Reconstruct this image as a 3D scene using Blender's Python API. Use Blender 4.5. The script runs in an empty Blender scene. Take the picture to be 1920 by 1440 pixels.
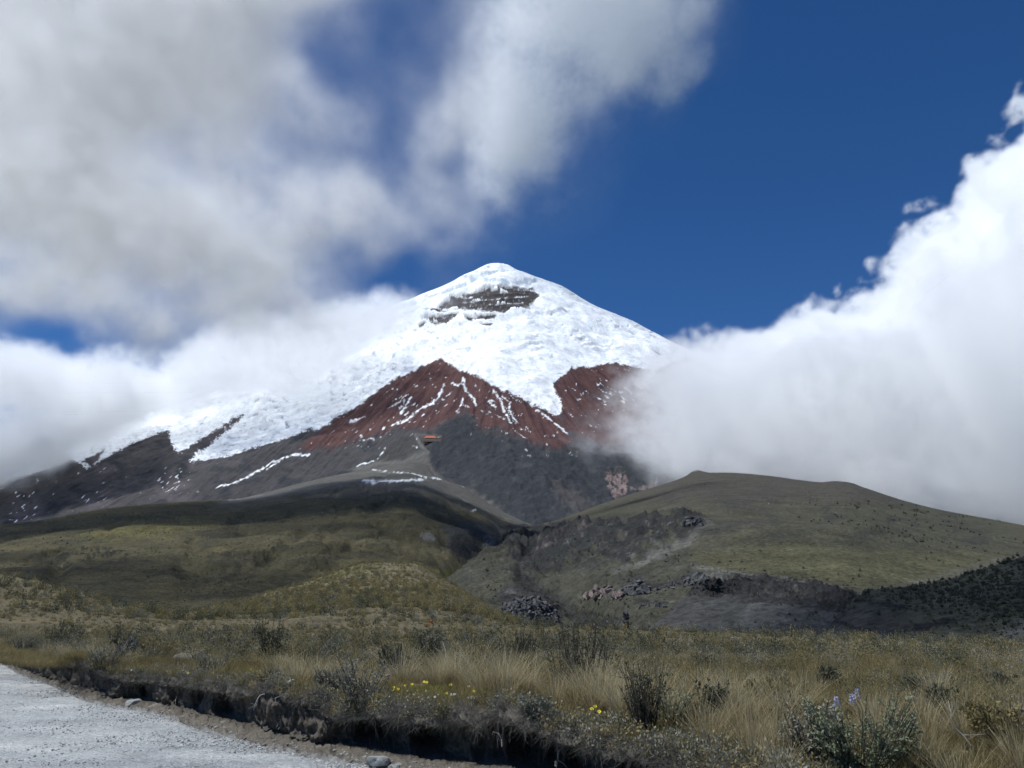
import bpy, bmesh, math, random, time
import numpy as np
from mathutils import Vector, Matrix
T0 = time.time()
S = bpy.context.scene
COL = S.collection
random.seed(7)

# ------------------------------------------------------------------ camera, sky, sun, exposure
F = 1450.0                       # focal length in photo pixels (1920 wide)
PITCH = math.radians(16.5)
CAMZ = 1.75
cam = bpy.data.cameras.new('camera')
cam_ob = bpy.data.objects.new('camera', cam)
COL.objects.link(cam_ob)
S.camera = cam_ob
cam_ob.location = (0, 0, CAMZ)
cam_ob.rotation_euler = (math.pi / 2 + PITCH, 0, 0)
cam.sensor_width = 36
cam.lens = 36 * F / 1920
cam.clip_start = 0.1
cam.clip_end = 80000

SUN = np.array([-.42, -.08, .90])
SUN /= np.linalg.norm(SUN)
world = bpy.data.worlds.new('World')
S.world = world
world.use_nodes = True
nt = world.node_tree
nt.nodes.clear()
sky = nt.nodes.new('ShaderNodeTexSky')
sky.sky_type = 'NISHITA'
sky.sun_disc = False
sky.sun_elevation = math.asin(SUN[2])
sky.sun_rotation = math.atan2(SUN[0], SUN[1])
sky.altitude = 4200
sky.air_density = 1.0
sky.dust_density = 0.05
sky.ozone_density = 3.0
hs = nt.nodes.new('ShaderNodeHueSaturation')
hs.inputs['Saturation'].default_value = 1.25
hs.inputs['Hue'].default_value = .505
bg = nt.nodes.new('ShaderNodeBackground')
bg.inputs[1].default_value = 0.112
wo = nt.nodes.new('ShaderNodeOutputWorld')
nt.links.new(sky.outputs[0], hs.inputs['Color'])
nt.links.new(hs.outputs[0], bg.inputs[0])
nt.links.new(bg.outputs[0], wo.inputs[0])
sun_l = bpy.data.lights.new('sun', 'SUN')
sun_ob = bpy.data.objects.new('sun', sun_l)
COL.objects.link(sun_ob)
sun_l.energy = 4.5
sun_l.angle = math.radians(.5)
sun_l.color = (.975, 1, .995)
sun_ob.rotation_euler = Vector(SUN).to_track_quat('Z', 'Y').to_euler()
S.view_settings.view_transform = 'Standard'
S.view_settings.look = 'None'
S.view_settings.exposure = 0.0
S.view_settings.gamma = 1.0
S.cycles.max_bounces = 22
S.cycles.diffuse_bounces = 3
S.cycles.volume_bounces = 20
S.cycles.transparent_max_bounces = 8
S.cycles.volume_step_rate = 2.8
S.cycles.use_denoising = True
S.cycles.use_adaptive_sampling = True
S.cycles.adaptive_threshold = 0.022

# ------------------------------------------------------------------ numeric helpers
CP, SP = math.cos(PITCH), math.sin(PITCH)
def ray(px, py):
    u = (np.asarray(px, float) - 960) / F
    v = (720 - np.asarray(py, float)) / F
    return u, CP - v * SP, SP + v * CP
def at(px, py, Y):
    """the world point seen at photo pixel (px, py) on the plane y = Y"""
    dx, dy, dz = ray(px, py)
    k = np.asarray(Y, float) / dy
    return dx * k, dy * k, CAMZ + dz * k
def proj(X, Y, Z):
    z = Z - CAMZ
    fw = Y * CP + z * SP
    return 960 + F * X / fw, 720 - F * (z * CP - Y * SP) / fw
def pchip(x, y, xi):
    x = np.asarray(x, float); y = np.asarray(y, float); xi = np.asarray(xi, float)
    if len(x) == 2:
        t = np.clip((xi - x[0]) / (x[1] - x[0]), 0, 1)
        t = t.reshape(t.shape + (1,) * (y.ndim - 1))
        return y[0] * (1 - t) + y[1] * t
    h = np.diff(x).reshape((-1,) + (1,) * (y.ndim - 1))
    d = np.diff(y, axis=0) / h
    m = np.zeros_like(y)
    w1 = 2 * h[1:] + h[:-1]; w2 = h[1:] + 2 * h[:-1]
    same = d[1:] * d[:-1] > 0
    with np.errstate(all='ignore'):
        hm = (w1 + w2) / (w1 / d[:-1] + w2 / d[1:])
    m[1:-1] = np.where(same, hm, 0)
    m[0] = d[0]; m[-1] = d[-1]
    i = np.clip(np.searchsorted(x, xi) - 1, 0, len(x) - 2)
    t = ((xi - x[i]) / (x[i + 1] - x[i]))
    t = np.clip(t, 0, 1)
    sh = t.shape + (1,) * (y.ndim - 1)
    t = t.reshape(sh); hh = (x[i + 1] - x[i]).reshape(sh)
    return ((2*t**3 - 3*t*t + 1) * y[i] + (t**3 - 2*t*t + t) * hh * m[i]
            + (-2*t**3 + 3*t*t) * y[i + 1] + (t**3 - t*t) * hh * m[i + 1])
def _hash(ix, iy, seed):
    h = (ix.astype(np.int64) * 374761393 + iy.astype(np.int64) * 668265263 + seed * 974634777) & 0xffffffff
    h = ((h ^ (h >> 13)) * 1274126177) & 0xffffffff
    h = ((h ^ (h >> 16)) * 2246822519) & 0xffffffff
    return ((h ^ (h >> 15)) & 0xffff) * (2 * math.pi / 65536)
def gnoise(x, y, seed=0):
    x = np.asarray(x, float); y = np.asarray(y, float)
    ix = np.floor(x); iy = np.floor(y)
    fx = x - ix; fy = y - iy
    u = fx*fx*fx*(fx*(fx*6 - 15) + 10); v = fy*fy*fy*(fy*(fy*6 - 15) + 10)
    def g(a, b):
        an = _hash(ix + a, iy + b, seed)
        return np.cos(an) * (fx - a) + np.sin(an) * (fy - b)
    n0 = g(0, 0) * (1 - u) + g(1, 0) * u
    n1 = g(0, 1) * (1 - u) + g(1, 1) * u
    return (n0 * (1 - v) + n1 * v) * 1.5
def fbm(x, y, octs=5, seed=0, gain=.5):
    o = 0; a = 1; t = 0
    for k in range(octs):
        o = o + a * gnoise(x * 2**k + 17.3*k, y * 2**k - 9.1*k, seed + k)
        t += a * a; a *= gain
    return o / math.sqrt(t)
def ridged(x, y, octs=5, seed=0, gain=.5):
    o = 0; a = 1; t = 0
    for k in range(octs):
        o = o + a * (1 - 2 * np.abs(gnoise(x * 2**k + 7.7*k, y * 2**k + 3.3*k, seed + k)))
        t += a; a *= gain
    return o / t
def sstep(a, b, x):
    t = np.clip((x - a) / (b - a), 0, 1)
    return t * t * (3 - 2 * t)
def sdf_poly(px, py, poly):
    """signed distance, positive inside"""
    d2 = np.full(px.shape, 1e12); ins = np.zeros(px.shape, bool)
    n = len(poly)
    for i in range(n):
        x0, y0 = poly[i]; x1, y1 = poly[(i + 1) % n]
        ex, ey = x1 - x0, y1 - y0
        t = np.clip(((px - x0) * ex + (py - y0) * ey) / (ex*ex + ey*ey + 1e-9), 0, 1)
        d2 = np.minimum(d2, (px - x0 - t*ex)**2 + (py - y0 - t*ey)**2)
        c = (y0 > py) != (y1 > py)
        with np.errstate(all='ignore'):
            ins ^= c & (px < ex * (py - y0) / (ey if ey else 1e-9) + x0)
    return np.where(ins, 1, -1) * np.sqrt(d2)
def dist_line(px, py, pts):
    d2 = np.full(px.shape, 1e12)
    for (x0, y0), (x1, y1) in zip(pts[:-1], pts[1:]):
        ex, ey = x1 - x0, y1 - y0
        t = np.clip(((px - x0) * ex + (py - y0) * ey) / (ex*ex + ey*ey + 1e-9), 0, 1)
        d2 = np.minimum(d2, (px - x0 - t*ex)**2 + (py - y0 - t*ey)**2)
    return np.sqrt(d2)
def boxed(fn, px, py, pts, pad, outside):
    a = np.array(pts)
    m = (px > a[:, 0].min() - pad) & (px < a[:, 0].max() + pad) & (py > a[:, 1].min() - pad) & (py < a[:, 1].max() + pad)
    o = np.full(px.shape, float(outside))
    if m.any():
        o[m] = fn(px[m], py[m], pts)
    return o
def polym(px, py, poly, soft=3, warp=0):
    return sstep(-soft, soft, boxed(sdf_poly, px, py, poly, 80, -80) + warp)
def linem(px, py, pts, w, soft=1.5, warp=0):
    return sstep(-soft, soft, w - boxed(dist_line, px, py, pts, 60, 99) + warp)
def mix(c, k, m):
    return c * (1 - m[..., None]) + np.asarray(k, float) * m[..., None]

# ------------------------------------------------------------------ object helpers
def tag(o, label=None, cat=None, group=None, kind=None):
    if label: o['label'] = label
    if cat: o['category'] = cat
    if group: o['group'] = group
    if kind: o['kind'] = kind
    return o
def link(name, me, mat=None, parent=None):
    o = bpy.data.objects.new(name, me)
    COL.objects.link(o)
    if mat and not me.materials: me.materials.append(mat)
    if parent: o.parent = parent
    return o
def empty(name, loc, rz=0):
    o = bpy.data.objects.new(name, None)
    COL.objects.link(o)
    o.location = loc; o.rotation_euler = (0, 0, rz)
    o.empty_display_size = .1
    return o
def copy_tree(o, parent=None):
    c = o.copy(); COL.objects.link(c)
    if parent: c.parent = parent
    for ch in list(o.children): copy_tree(ch, c)
    return c
def raw_mesh(name, V, Fc, attrs=None, smooth=True):
    me = bpy.data.meshes.new(name)
    V = np.asarray(V, np.float32); Fc = np.asarray(Fc, np.int32)
    k = Fc.shape[1]
    me.vertices.add(len(V)); me.vertices.foreach_set('co', V.ravel())
    me.loops.add(Fc.size); me.loops.foreach_set('vertex_index', Fc.ravel())
    me.polygons.add(len(Fc))
    me.polygons.foreach_set('loop_start', np.arange(0, Fc.size, k, dtype=np.int32))
    me.polygons.foreach_set('use_smooth', np.full(len(Fc), smooth))
    for nm, arr in (attrs or {}).items():
        arr = np.asarray(arr, np.float32)
        if arr.ndim == 2:
            a = me.attributes.new(nm, 'FLOAT_COLOR', 'POINT')
            a.data.foreach_set('color', np.concatenate([arr, np.ones((len(arr), 1), np.float32)], 1).ravel())
        else:
            a = me.attributes.new(nm, 'FLOAT', 'POINT')
            a.data.foreach_set('value', arr)
    me.update(calc_edges=True)
    return me
def grid_mesh(name, X, Y, Z, attrs=None, smooth=True):
    nx, ny = X.shape
    i = np.arange(nx * ny).reshape(nx, ny)
    Fc = np.stack([i[:-1, :-1], i[1:, :-1], i[1:, 1:], i[:-1, 1:]], -1).reshape(-1, 4)
    V = np.stack([X, Y, Z], -1).reshape(-1, 3)
    at_ = {k: (v.reshape(-1, 3) if v.ndim == 3 else v.ravel()) for k, v in (attrs or {}).items()}
    return raw_mesh(name, V, Fc, at_, smooth)

# ------------------------------------------------------------------ materials
def new_mat(name):
    m = bpy.data.materials.new(name); m.use_nodes = True
    m.node_tree.nodes.clear()
    return m, m.node_tree.nodes.new, m.node_tree.links.new
def terrain_mat(name, scales, amps, bump, bdist, rough=.95, spec=.1):
    """the albedo painted on the land (attribute Col), broken up by noise; relief by bump"""
    m, N, L = new_mat(name)
    out = N('ShaderNodeOutputMaterial'); b = N('ShaderNodeBsdfPrincipled'); L(b.outputs[0], out.inputs[0])
    b.inputs['Roughness'].default_value = rough
    b.inputs['Specular IOR Level'].default_value = spec
    at_ = N('ShaderNodeAttribute'); at_.attribute_name = 'Col'
    tc = N('ShaderNodeTexCoord')
    col = at_.outputs['Color']; hsum = None
    for sc, am in zip(scales, amps):
        n = N('ShaderNodeTexNoise'); n.inputs['Scale'].default_value = sc; n.inputs['Detail'].default_value = 6; n.inputs['Roughness'].default_value = .65
        L(tc.outputs['Object'], n.inputs['Vector'])
        mr = N('ShaderNodeMapRange'); mr.inputs[1].default_value = .3; mr.inputs[2].default_value = .7
        mr.inputs[3].default_value = 1 - am; mr.inputs[4].default_value = 1 + am
        L(n.outputs[0], mr.inputs[0])
        v = N('ShaderNodeVectorMath'); v.operation = 'SCALE'; L(col, v.inputs[0]); L(mr.outputs[0], v.inputs['Scale']); col = v.outputs[0]
        if hsum is None: hsum = n.outputs[0]
        else:
            a = N('ShaderNodeMath'); a.operation = 'ADD'; L(hsum, a.inputs[0]); L(n.outputs[0], a.inputs[1]); hsum = a.outputs[0]
    L(col, b.inputs['Base Color'])
    bp = N('ShaderNodeBump'); bp.inputs['Strength'].default_value = bump; bp.inputs['Distance'].default_value = bdist
    L(hsum, bp.inputs['Height']); L(bp.outputs[0], b.inputs['Normal'])
    return m
def solid_mat(name, c1, c2, scale=8, rough=.9, bump=.4, bdist=.02, spec=.2, detail=6):
    m, N, L = new_mat(name)
    out = N('ShaderNodeOutputMaterial'); b = N('ShaderNodeBsdfPrincipled'); L(b.outputs[0], out.inputs[0])
    b.inputs['Roughness'].default_value = rough; b.inputs['Specular IOR Level'].default_value = spec
    tc = N('ShaderNodeTexCoord'); n = N('ShaderNodeTexNoise'); n.inputs['Scale'].default_value = scale; n.inputs['Detail'].default_value = detail; n.inputs['Roughness'].default_value = .65
    L(tc.outputs['Object'], n.inputs['Vector'])
    r = N('ShaderNodeValToRGB'); r.color_ramp.elements[0].position = .35; r.color_ramp.elements[1].position = .65
    r.color_ramp.elements[0].color = (*c1, 1); r.color_ramp.elements[1].color = (*c2, 1)
    L(n.outputs[0], r.inputs[0]); L(r.outputs[0], b.inputs['Base Color'])
    if bump:
        bp = N('ShaderNodeBump'); bp.inputs['Strength'].default_value = bump; bp.inputs['Distance'].default_value = bdist
        L(n.outputs[0], bp.inputs['Height']); L(bp.outputs[0], b.inputs['Normal'])
    return m
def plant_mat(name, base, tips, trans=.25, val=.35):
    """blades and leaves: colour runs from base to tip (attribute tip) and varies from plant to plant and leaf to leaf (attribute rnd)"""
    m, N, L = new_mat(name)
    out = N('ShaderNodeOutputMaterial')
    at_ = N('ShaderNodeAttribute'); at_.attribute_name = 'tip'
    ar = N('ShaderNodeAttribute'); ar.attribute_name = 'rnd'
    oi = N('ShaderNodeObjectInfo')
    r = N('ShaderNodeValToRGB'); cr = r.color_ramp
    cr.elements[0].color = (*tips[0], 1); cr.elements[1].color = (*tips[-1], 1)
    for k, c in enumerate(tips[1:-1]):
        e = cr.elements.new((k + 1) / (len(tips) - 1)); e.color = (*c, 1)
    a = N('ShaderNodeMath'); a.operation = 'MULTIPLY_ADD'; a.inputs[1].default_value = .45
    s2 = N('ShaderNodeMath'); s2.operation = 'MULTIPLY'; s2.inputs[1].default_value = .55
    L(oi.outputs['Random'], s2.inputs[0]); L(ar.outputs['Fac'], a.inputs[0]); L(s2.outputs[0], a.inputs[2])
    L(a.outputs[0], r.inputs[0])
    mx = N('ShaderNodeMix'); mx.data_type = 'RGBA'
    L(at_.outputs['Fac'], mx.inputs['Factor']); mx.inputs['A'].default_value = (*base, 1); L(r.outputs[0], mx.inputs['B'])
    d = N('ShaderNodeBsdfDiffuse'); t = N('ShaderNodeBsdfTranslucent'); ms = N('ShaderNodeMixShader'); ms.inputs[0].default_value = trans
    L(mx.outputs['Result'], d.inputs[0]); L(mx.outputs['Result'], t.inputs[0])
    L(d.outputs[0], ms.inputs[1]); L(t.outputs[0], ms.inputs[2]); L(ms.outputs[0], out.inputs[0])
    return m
M_VOLC = terrain_mat('volcano_rock_and_snow', (.02, .07), (.14, .16), .35, 8)
M_HILL = terrain_mat('hill_grass_and_ash', (.05, .5), (.3, .5), .9, 2.0)
M_PLAIN = terrain_mat('grassland_soil', (1.2, 9), (.3, .35), .8, .05)
M_BANK = terrain_mat('bank_earth', (3, 18), (.25, .35), .9, .03)
M_ROAD = terrain_mat('road_gravel', (1.6, 14, 45), (.14, .3, .45), 1.0, .03)
M_ROCK = solid_mat('pale_grey_stone', (.2, .2, .195), (.36, .36, .34), 9, bdist=.03)
M_ROCKB = solid_mat('brown_grey_stone', (.13, .12, .105), (.24, .22, .19), 9, bdist=.03)
M_LICHEN = solid_mat('lichened_stone', (.13, .12, .1), (.36, .35, .3), 14, bdist=.03)
M_LAVA = solid_mat('dark_lava_rock', (.04, .04, .042), (.15, .145, .14), .45, bdist=1.2, bump=.8)
M_PINK = solid_mat('pinkish_lava_rock', (.05, .035, .035), (.36, .28, .25), .35, bdist=1.0, bump=.8)
M_WOOD = solid_mat('bleached_dead_wood', (.22, .2, .175), (.42, .39, .34), 20, bdist=.004)
M_ROOT = solid_mat('pale_root', (.13, .115, .1), (.28, .25, .21), 20, bdist=.004)
M_STEM = solid_mat('shrub_stem', (.035, .03, .022), (.075, .065, .05), 20, bdist=.003)
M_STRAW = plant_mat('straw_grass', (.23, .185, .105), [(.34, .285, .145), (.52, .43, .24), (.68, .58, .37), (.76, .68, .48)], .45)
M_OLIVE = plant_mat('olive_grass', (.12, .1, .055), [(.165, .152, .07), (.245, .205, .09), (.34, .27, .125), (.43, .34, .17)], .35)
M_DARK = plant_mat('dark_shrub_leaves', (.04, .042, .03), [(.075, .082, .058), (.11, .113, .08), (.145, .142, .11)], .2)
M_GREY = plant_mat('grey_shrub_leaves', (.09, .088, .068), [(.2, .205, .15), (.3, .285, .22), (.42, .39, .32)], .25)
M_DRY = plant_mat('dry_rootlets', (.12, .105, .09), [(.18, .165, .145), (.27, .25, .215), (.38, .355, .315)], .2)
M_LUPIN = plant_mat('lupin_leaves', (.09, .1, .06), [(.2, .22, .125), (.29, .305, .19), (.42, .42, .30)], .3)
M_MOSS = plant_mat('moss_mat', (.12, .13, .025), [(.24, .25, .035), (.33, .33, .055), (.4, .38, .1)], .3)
M_YELLOW = solid_mat('yellow_petals', (.75, .6, .03), (.85, .72, .06), 30, bump=0)
M_ORANGE = solid_mat('orange_petals', (.6, .2, .04), (.7, .3, .08), 30, bump=0)
M_BLUE = solid_mat('violet_blue_petals', (.3, .3, .5), (.55, .55, .68), 40, bump=0)
M_WHITEF = solid_mat('white_petals', (.7, .66, .66), (.8, .78, .76), 30, bump=0)

# ------------------------------------------------------------------ volcano
def volcano_depth(px, py, top, ytop):
    bot = 1040.0; ybot = pchip([-400, 0, 500, 900, 1300, 2300], [2600, 2450, 2150, 2000, 2050, 2300], px)
    dx, dy, dz = ray(px, np.full_like(px, bot)); zb = dz / dy * ybot
    dx, dy, dz = ray(px, top); zt = dz / dy * ytop
    m = (zt - zb) / (ytop - ybot)
    dx, dy, dz = ray(px, py); te = dz / dy
    Y = (zb - m * ybot) / (te - m)
    return Y
TOPX = [-400, -150, 0, 60, 120, 200, 300, 400, 450, 520, 600, 680, 745, 780, 810, 850, 870, 890, 910, 922, 935, 950, 970, 985, 1000, 1050, 1110, 1200, 1260, 1340, 1450, 1600, 1800, 2000, 2300]
TOPY = [985, 950, 900, 872, 845, 808, 768, 735, 712, 676, 640, 604, 570, 556, 545, 527, 515, 507, 497, 494, 493, 496, 507, 512, 517, 535, 570, 609, 640, 680, 735, 810, 890, 940, 985]
YTX = [-400, 0, 300, 600, 780, 935, 1100, 1340, 1600, 2300]
YTY = [3300, 3450, 3700, 4050, 4250, 4350, 4280, 4050, 3700, 3100]
def volcano_Y(px, py):
    px = np.asarray(px, float); py = np.asarray(py, float)
    return volcano_depth(px, py, pchip(TOPX, TOPY, px), pchip(YTX, YTY, px))
def build_volcano():
    nx, ny = 1020, 330
    px1 = np.concatenate([np.linspace(-400, -20, 60, endpoint=False), np.linspace(-20, 1380, nx - 140), np.linspace(1390, 2300, 80)])
    top = pchip(TOPX, TOPY, px1); yt = pchip(YTX, YTY, px1)
    t = np.linspace(0, 1, ny)
    PX = np.repeat(px1[:, None], ny, 1)
    PY = 1040 + (top[:, None] - 1040) * t[None]
    TOP = np.repeat(top[:, None], ny, 1); YT = np.repeat(yt[:, None], ny, 1)
    tu = np.linspace(-400, 2300, 2701); ker = np.hanning(121); ker /= ker.sum()
    tsm = np.interp(px1, tu, np.convolve(np.pad(pchip(TOPX, TOPY, tu), 60, 'edge'), ker, 'valid'))
    Yd = volcano_depth(PX, PY, np.repeat(tsm[:, None], ny, 1), YT)
    # the red spur that runs down towards the viewer, the hollow of the glacier tongue, the lava tongue
    dep = np.clip(PY - 672, 0, 400)
    fade = sstep(0, 25, PY - TOP)
    xc = 828 + dep * .38
    Yd -= fade * dep * 1.5 * np.exp(-((PX - xc) / (25 + dep * 1.15))**2)
    d2 = np.clip(PY - 690, 0, 300)
    Yd -= fade * d2 * 1.0 * np.exp(-((PX - (1150 + d2 * .3)) / (40 + d2 * .8))**2)
    Yd -= fade * 60 * np.exp(-((PX - 1000) / 90)**2 - ((PY - 880) / 60)**2)
    for (ax, ay), (bx, by), A, wd in (((283, 815), (120, 930), 70, 26), ((456, 781), (320, 880), 80, 22), ((583, 802), (400, 905), 90, 40), ((195, 848), (60, 940), 50, 22)):
        dl = dist_line(PX, PY, [(ax, ay), (bx, by)])
        Yd -= fade * A * np.exp(-(dl / wd)**2)
    X, Y, Z = at(PX, PY, Yd)
    sx, sy = at(935, 493, 4350)[:2]
    th = np.arctan2(X - sx, -(Y - sy)); rr = np.hypot(X - sx, Y - sy)
    # masks --------------------------------------------------------
    n_s = fbm(PX / 14, PY / 9, 4, 3); n_f = fbm(PX / 5, PY / 4, 3, 11); n_l = fbm(PX / 90, PY / 60, 3, 21)
    rag = n_s * 5 + n_f * 2.5
    snow_poly = [(-420, 400), (-420, 960), (-150, 950), (0, 904), (60, 888), (130, 868), (165, 882), (205, 858), (250, 832), (285, 814), (315, 803), (319, 827), (331, 851), (345, 846), (375, 826), (410, 806), (440, 786), (456, 780),
                 (450, 790), (400, 827), (354, 864), (383, 862), (437, 855), (479, 843), (529, 828), (583, 803), (590, 808), (617, 796), (625, 784), (667, 767), (708, 737), (742, 712), (792, 687), (828, 670), (839, 681), (868, 691),
                 (893, 702), (922, 722), (947, 733), (977, 747), (1002, 760), (1027, 771), (1041, 780), (1054, 773), (1050, 747), (1035, 727), (1043, 714), (1072, 696), (1110, 687), (1143, 683), (1185, 687), (1214, 698), (1240, 694),
                 (1268, 678), (1287, 670), (1331, 676), (1345, 690), (2400, 1100), (2400, 300)]
    sd = sdf_poly(PX, PY, snow_poly)
    snow = sstep(-1.5, 1.5, sd + rag * .8 + 4 * np.clip(fbm(PX / 3.2, PY / 2.6, 2, 77), -1, 1) * sstep(700, 760, PY))
    for p in ([(150, 872), (196, 846), (188, 862), (170, 880)], [(1222, 664), (1236, 662), (1240, 668), (1228, 671)], [(1262, 690), (1290, 668), (1330, 676), (1340, 700), (1290, 715)]):
        snow *= 1 - polym(PX, PY, p, 2, rag * .6)
    # rock bands below the summit
    strat = fbm(PX / 46, PY / 4.6, 4, 31) + .35 * fbm(PX / 9, PY / 10, 3, 33)
    rock = polym(PX, PY, [(797, 586), (831, 569), (852, 555), (893, 542), (935, 538), (997, 538), (1014, 557), (997, 574), (977, 581), (935, 585), (905, 582), (860, 577), (820, 586)], 4, rag * .8) * sstep(-.55, -.25, strat + .25*sstep(860, 930, PX))
    for p in ([(789, 599), (843, 587), (862, 590), (836, 609), (810, 609)], [(868, 592), (935, 586), (927, 596), (881, 599)], [(900, 606), (925, 603), (912, 611)], [(783, 612), (800, 603), (804, 606), (785, 619)]):
        rock = np.maximum(rock, polym(PX, PY, p, 3, rag * .7) * sstep(-.6, -.2, strat))
    snow = snow * (1 - rock)
    # albedo of the bare ground ----------------------------------------
    c = np.zeros(PX.shape + (3,)) + (.062, .058, .06)
    c = mix(c, (.088, .076, .08), sstep(-.1, .5, n_l) * sstep(620, 420, PX))
    c = mix(c, (.042, .043, .047), sstep(0, .6, fbm(PX / 40, PY / 16, 4, 5)))
    red = np.maximum(polym(PX, PY, [(828, 664), (742, 708), (667, 765), (617, 797), (575, 830), (560, 848), (620, 842), (690, 818), (740, 802), (800, 812), (835, 792), (868, 772), (893, 785), (885, 815), (925, 802), (965, 818), (1000, 834), (1050, 850), (1075, 835), (1055, 790), (1041, 778), (977, 745), (900, 700)], 7, n_s * 9 + n_f * 4),
                     polym(PX, PY, [(1030, 727), (1072, 690), (1143, 680), (1214, 694), (1290, 664), (1350, 676), (1360, 760), (1250, 830), (1150, 845), (1060, 810), (1050, 770)], 6, n_s * 9))
    gul = fbm(th * 60, rr / 260, 4, 41)
    redc = np.zeros(PX.shape + (3,)) + (.092, .048, .045)
    redc = mix(redc, (.055, .029, .03), sstep(0, .7, gul)); redc = mix(redc, (.115, .06, .05), sstep(.1, .8, -gul) * .7)
    redc = mix(redc, (.05, .038, .04), sstep(.1, .7, n_l) * .5)
    c = c * (1 - red[..., None]) + redc * red[..., None]
    lava = polym(PX, PY, [(800, 845), (828, 800), (868, 778), (893, 790), (905, 812), (960, 826), (1010, 842), (1080, 856), (1200, 860), (1320, 880), (1290, 915), (1150, 945), (1060, 975), (1000, 1010), (940, 1010), (880, 915), (815, 890)], 6, n_s * 8)
    c = mix(c, (.034, .037, .042), lava * .92)
    c = mix(c, (.062, .06, .062), lava * sstep(.25, .8, fbm(PX / 30, PY / 30, 4, 55)) * .8)
    c = mix(c, (.075, .068, .066), polym(PX, PY, [(1030, 905), (1075, 915), (1110, 945), (1090, 970), (1050, 950)], 8, n_s * 9) * .7)
    c = mix(c, (.21, .155, .145), polym(PX, PY, [(1138, 893), (1165, 885), (1180, 905), (1172, 925), (1148, 933), (1142, 915)], 4, n_s * 8) * sstep(-.4, .2, n_f + n_s))
    c = mix(c, (.18, .15, .145), linem(PX, PY, [(1185, 915), (1230, 905)], 3, 2, n_f * 3) * .8)
    # grey ash slope under the hut and the tracks
    c = mix(c, (.098, .093, .085), polym(PX, PY, [(640, 1000), (660, 880), (705, 868), (755, 862), (775, 845), (796, 846), (808, 870), (830, 900), (900, 930), (1000, 1000)], 6, n_s * 6))
    c = mix(c, (.058, .055, .052), polym(PX, PY, [(700, 862), (735, 838), (775, 826), (792, 840), (770, 852), (735, 868)], 6, n_s * 4) * .9)
    c = mix(c, (.12, .115, .105), linem(PX, PY, [(779, 824), (789, 838), (804, 850), (780, 856), (758, 866), (720, 872), (670, 884)], 2.6, 1.5, n_f))
    c = mix(c, (.1, .09, .085), linem(PX, PY, [(783, 822), (826, 823)], 2.5, 1.5))
    # snow: streaks in the gullies of the red slope, long drifts, flecks
    st = np.zeros(PX.shape)
    for w, pts in ((3.4, [(833, 718), (828, 732), (822, 743), (810, 754), (789, 764), (777, 772), (768, 782), (756, 789), (735, 794)]), (2.6, [(868, 708), (872, 727), (887, 743), (893, 760)]), (2.6, [(868, 743), (864, 760), (856, 772)]),
                   (2.4, [(925, 731), (939, 752), (943, 768), (956, 795)]), (2.2, [(941, 743), (956, 756), (954, 772), (970, 795)]), (1.8, [(916, 752), (929, 766)]), (2.6, [(1006, 770), (1031, 789), (1064, 816)]),
                   (1.8, [(735, 762), (758, 752)]), (1.6, [(650, 797), (684, 787)]), (2, [(752, 772), (770, 745)]), (2.6, [(404, 920), (442, 909), (471, 893), (512, 872), (554, 858), (580, 857)]), (2, [(670, 877), (706, 866), (722, 843)]),
                   (2.2, [(848, 716), (858, 724), (872, 710)]), (1.6, [(775, 838), (782, 842)]), (1.8, [(676, 825), (700, 822)]), (1.6, [(500, 886), (530, 868)])):
        st = np.maximum(st, linem(PX, PY, pts, w * .5, 1.2, n_f * 2.4 + n_s * 1.5))
    sl = np.where(PX < 828 + dep * .38, -1, 1)
    ux, uy = sl * .83, .55
    al = PX * ux + PY * uy; ac = -PX * uy + PY * ux
    fl = fbm(al / 15, ac / 3.6, 3, 71)
    dens = red * .9 + polym(PX, PY, [(0, 915), (150, 885), (330, 880), (420, 870), (380, 925), (250, 930), (0, 990), (-100, 990)], 10) * 1.0 + polym(PX, PY, [(640, 835), (740, 800), (830, 800), (820, 835), (700, 840)], 10) * .8 + polym(PX, PY, [(930, 800), (1060, 830), (1080, 860), (960, 860)], 10) * .6
    thr = .78 - .3 * sstep(-.3, .8, n_l)
    fl2 = fbm(al / 46, ac / 2.6, 3, 73)
    fleck = np.maximum(sstep(thr, thr + .12, fl) * np.clip(dens, 0, 1), .85 * sstep(.62, .8, fl2 + .25 * n_l) * red * sstep(.0, .5, fbm(PX / 9, PY / 7, 3, 75) + .2))
    snow = np.maximum(snow, np.maximum(st, fleck))
    # snow albedo: clean, old grey ice, painted scarp and ice-cliff shade, dirty tongue
    ice = fbm(PX / 26, PY / 7, 4, 81)
    sc = np.zeros(PX.shape + (3,)) + (.86, .87, .875)
    sc = mix(sc, (.62, .69, .74), sstep(.3, .9, ice) * .8)
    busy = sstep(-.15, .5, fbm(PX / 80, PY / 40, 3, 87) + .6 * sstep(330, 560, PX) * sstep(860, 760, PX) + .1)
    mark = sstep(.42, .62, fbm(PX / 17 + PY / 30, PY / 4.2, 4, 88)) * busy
    sc = mix(sc, (.33, .37, .42), mark * .85)  # grey marks: shade of crevasse scarps painted into the snow colour
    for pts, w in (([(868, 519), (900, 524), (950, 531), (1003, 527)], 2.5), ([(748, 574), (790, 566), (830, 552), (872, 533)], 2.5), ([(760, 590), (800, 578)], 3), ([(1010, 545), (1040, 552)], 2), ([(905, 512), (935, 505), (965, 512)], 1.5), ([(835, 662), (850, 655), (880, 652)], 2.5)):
        sc = mix(sc, (.42, .49, .55), linem(PX, PY, pts, w, 2, n_f * 3 + n_s * 2) * .8)  # bluish shadow lines of the ice cliffs, painted as colour
    tongue = polym(PX, PY, [(835, 664), (870, 668), (960, 720), (1040, 740), (1060, 790), (980, 755), (860, 695)], 14, n_s * 8)
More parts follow.
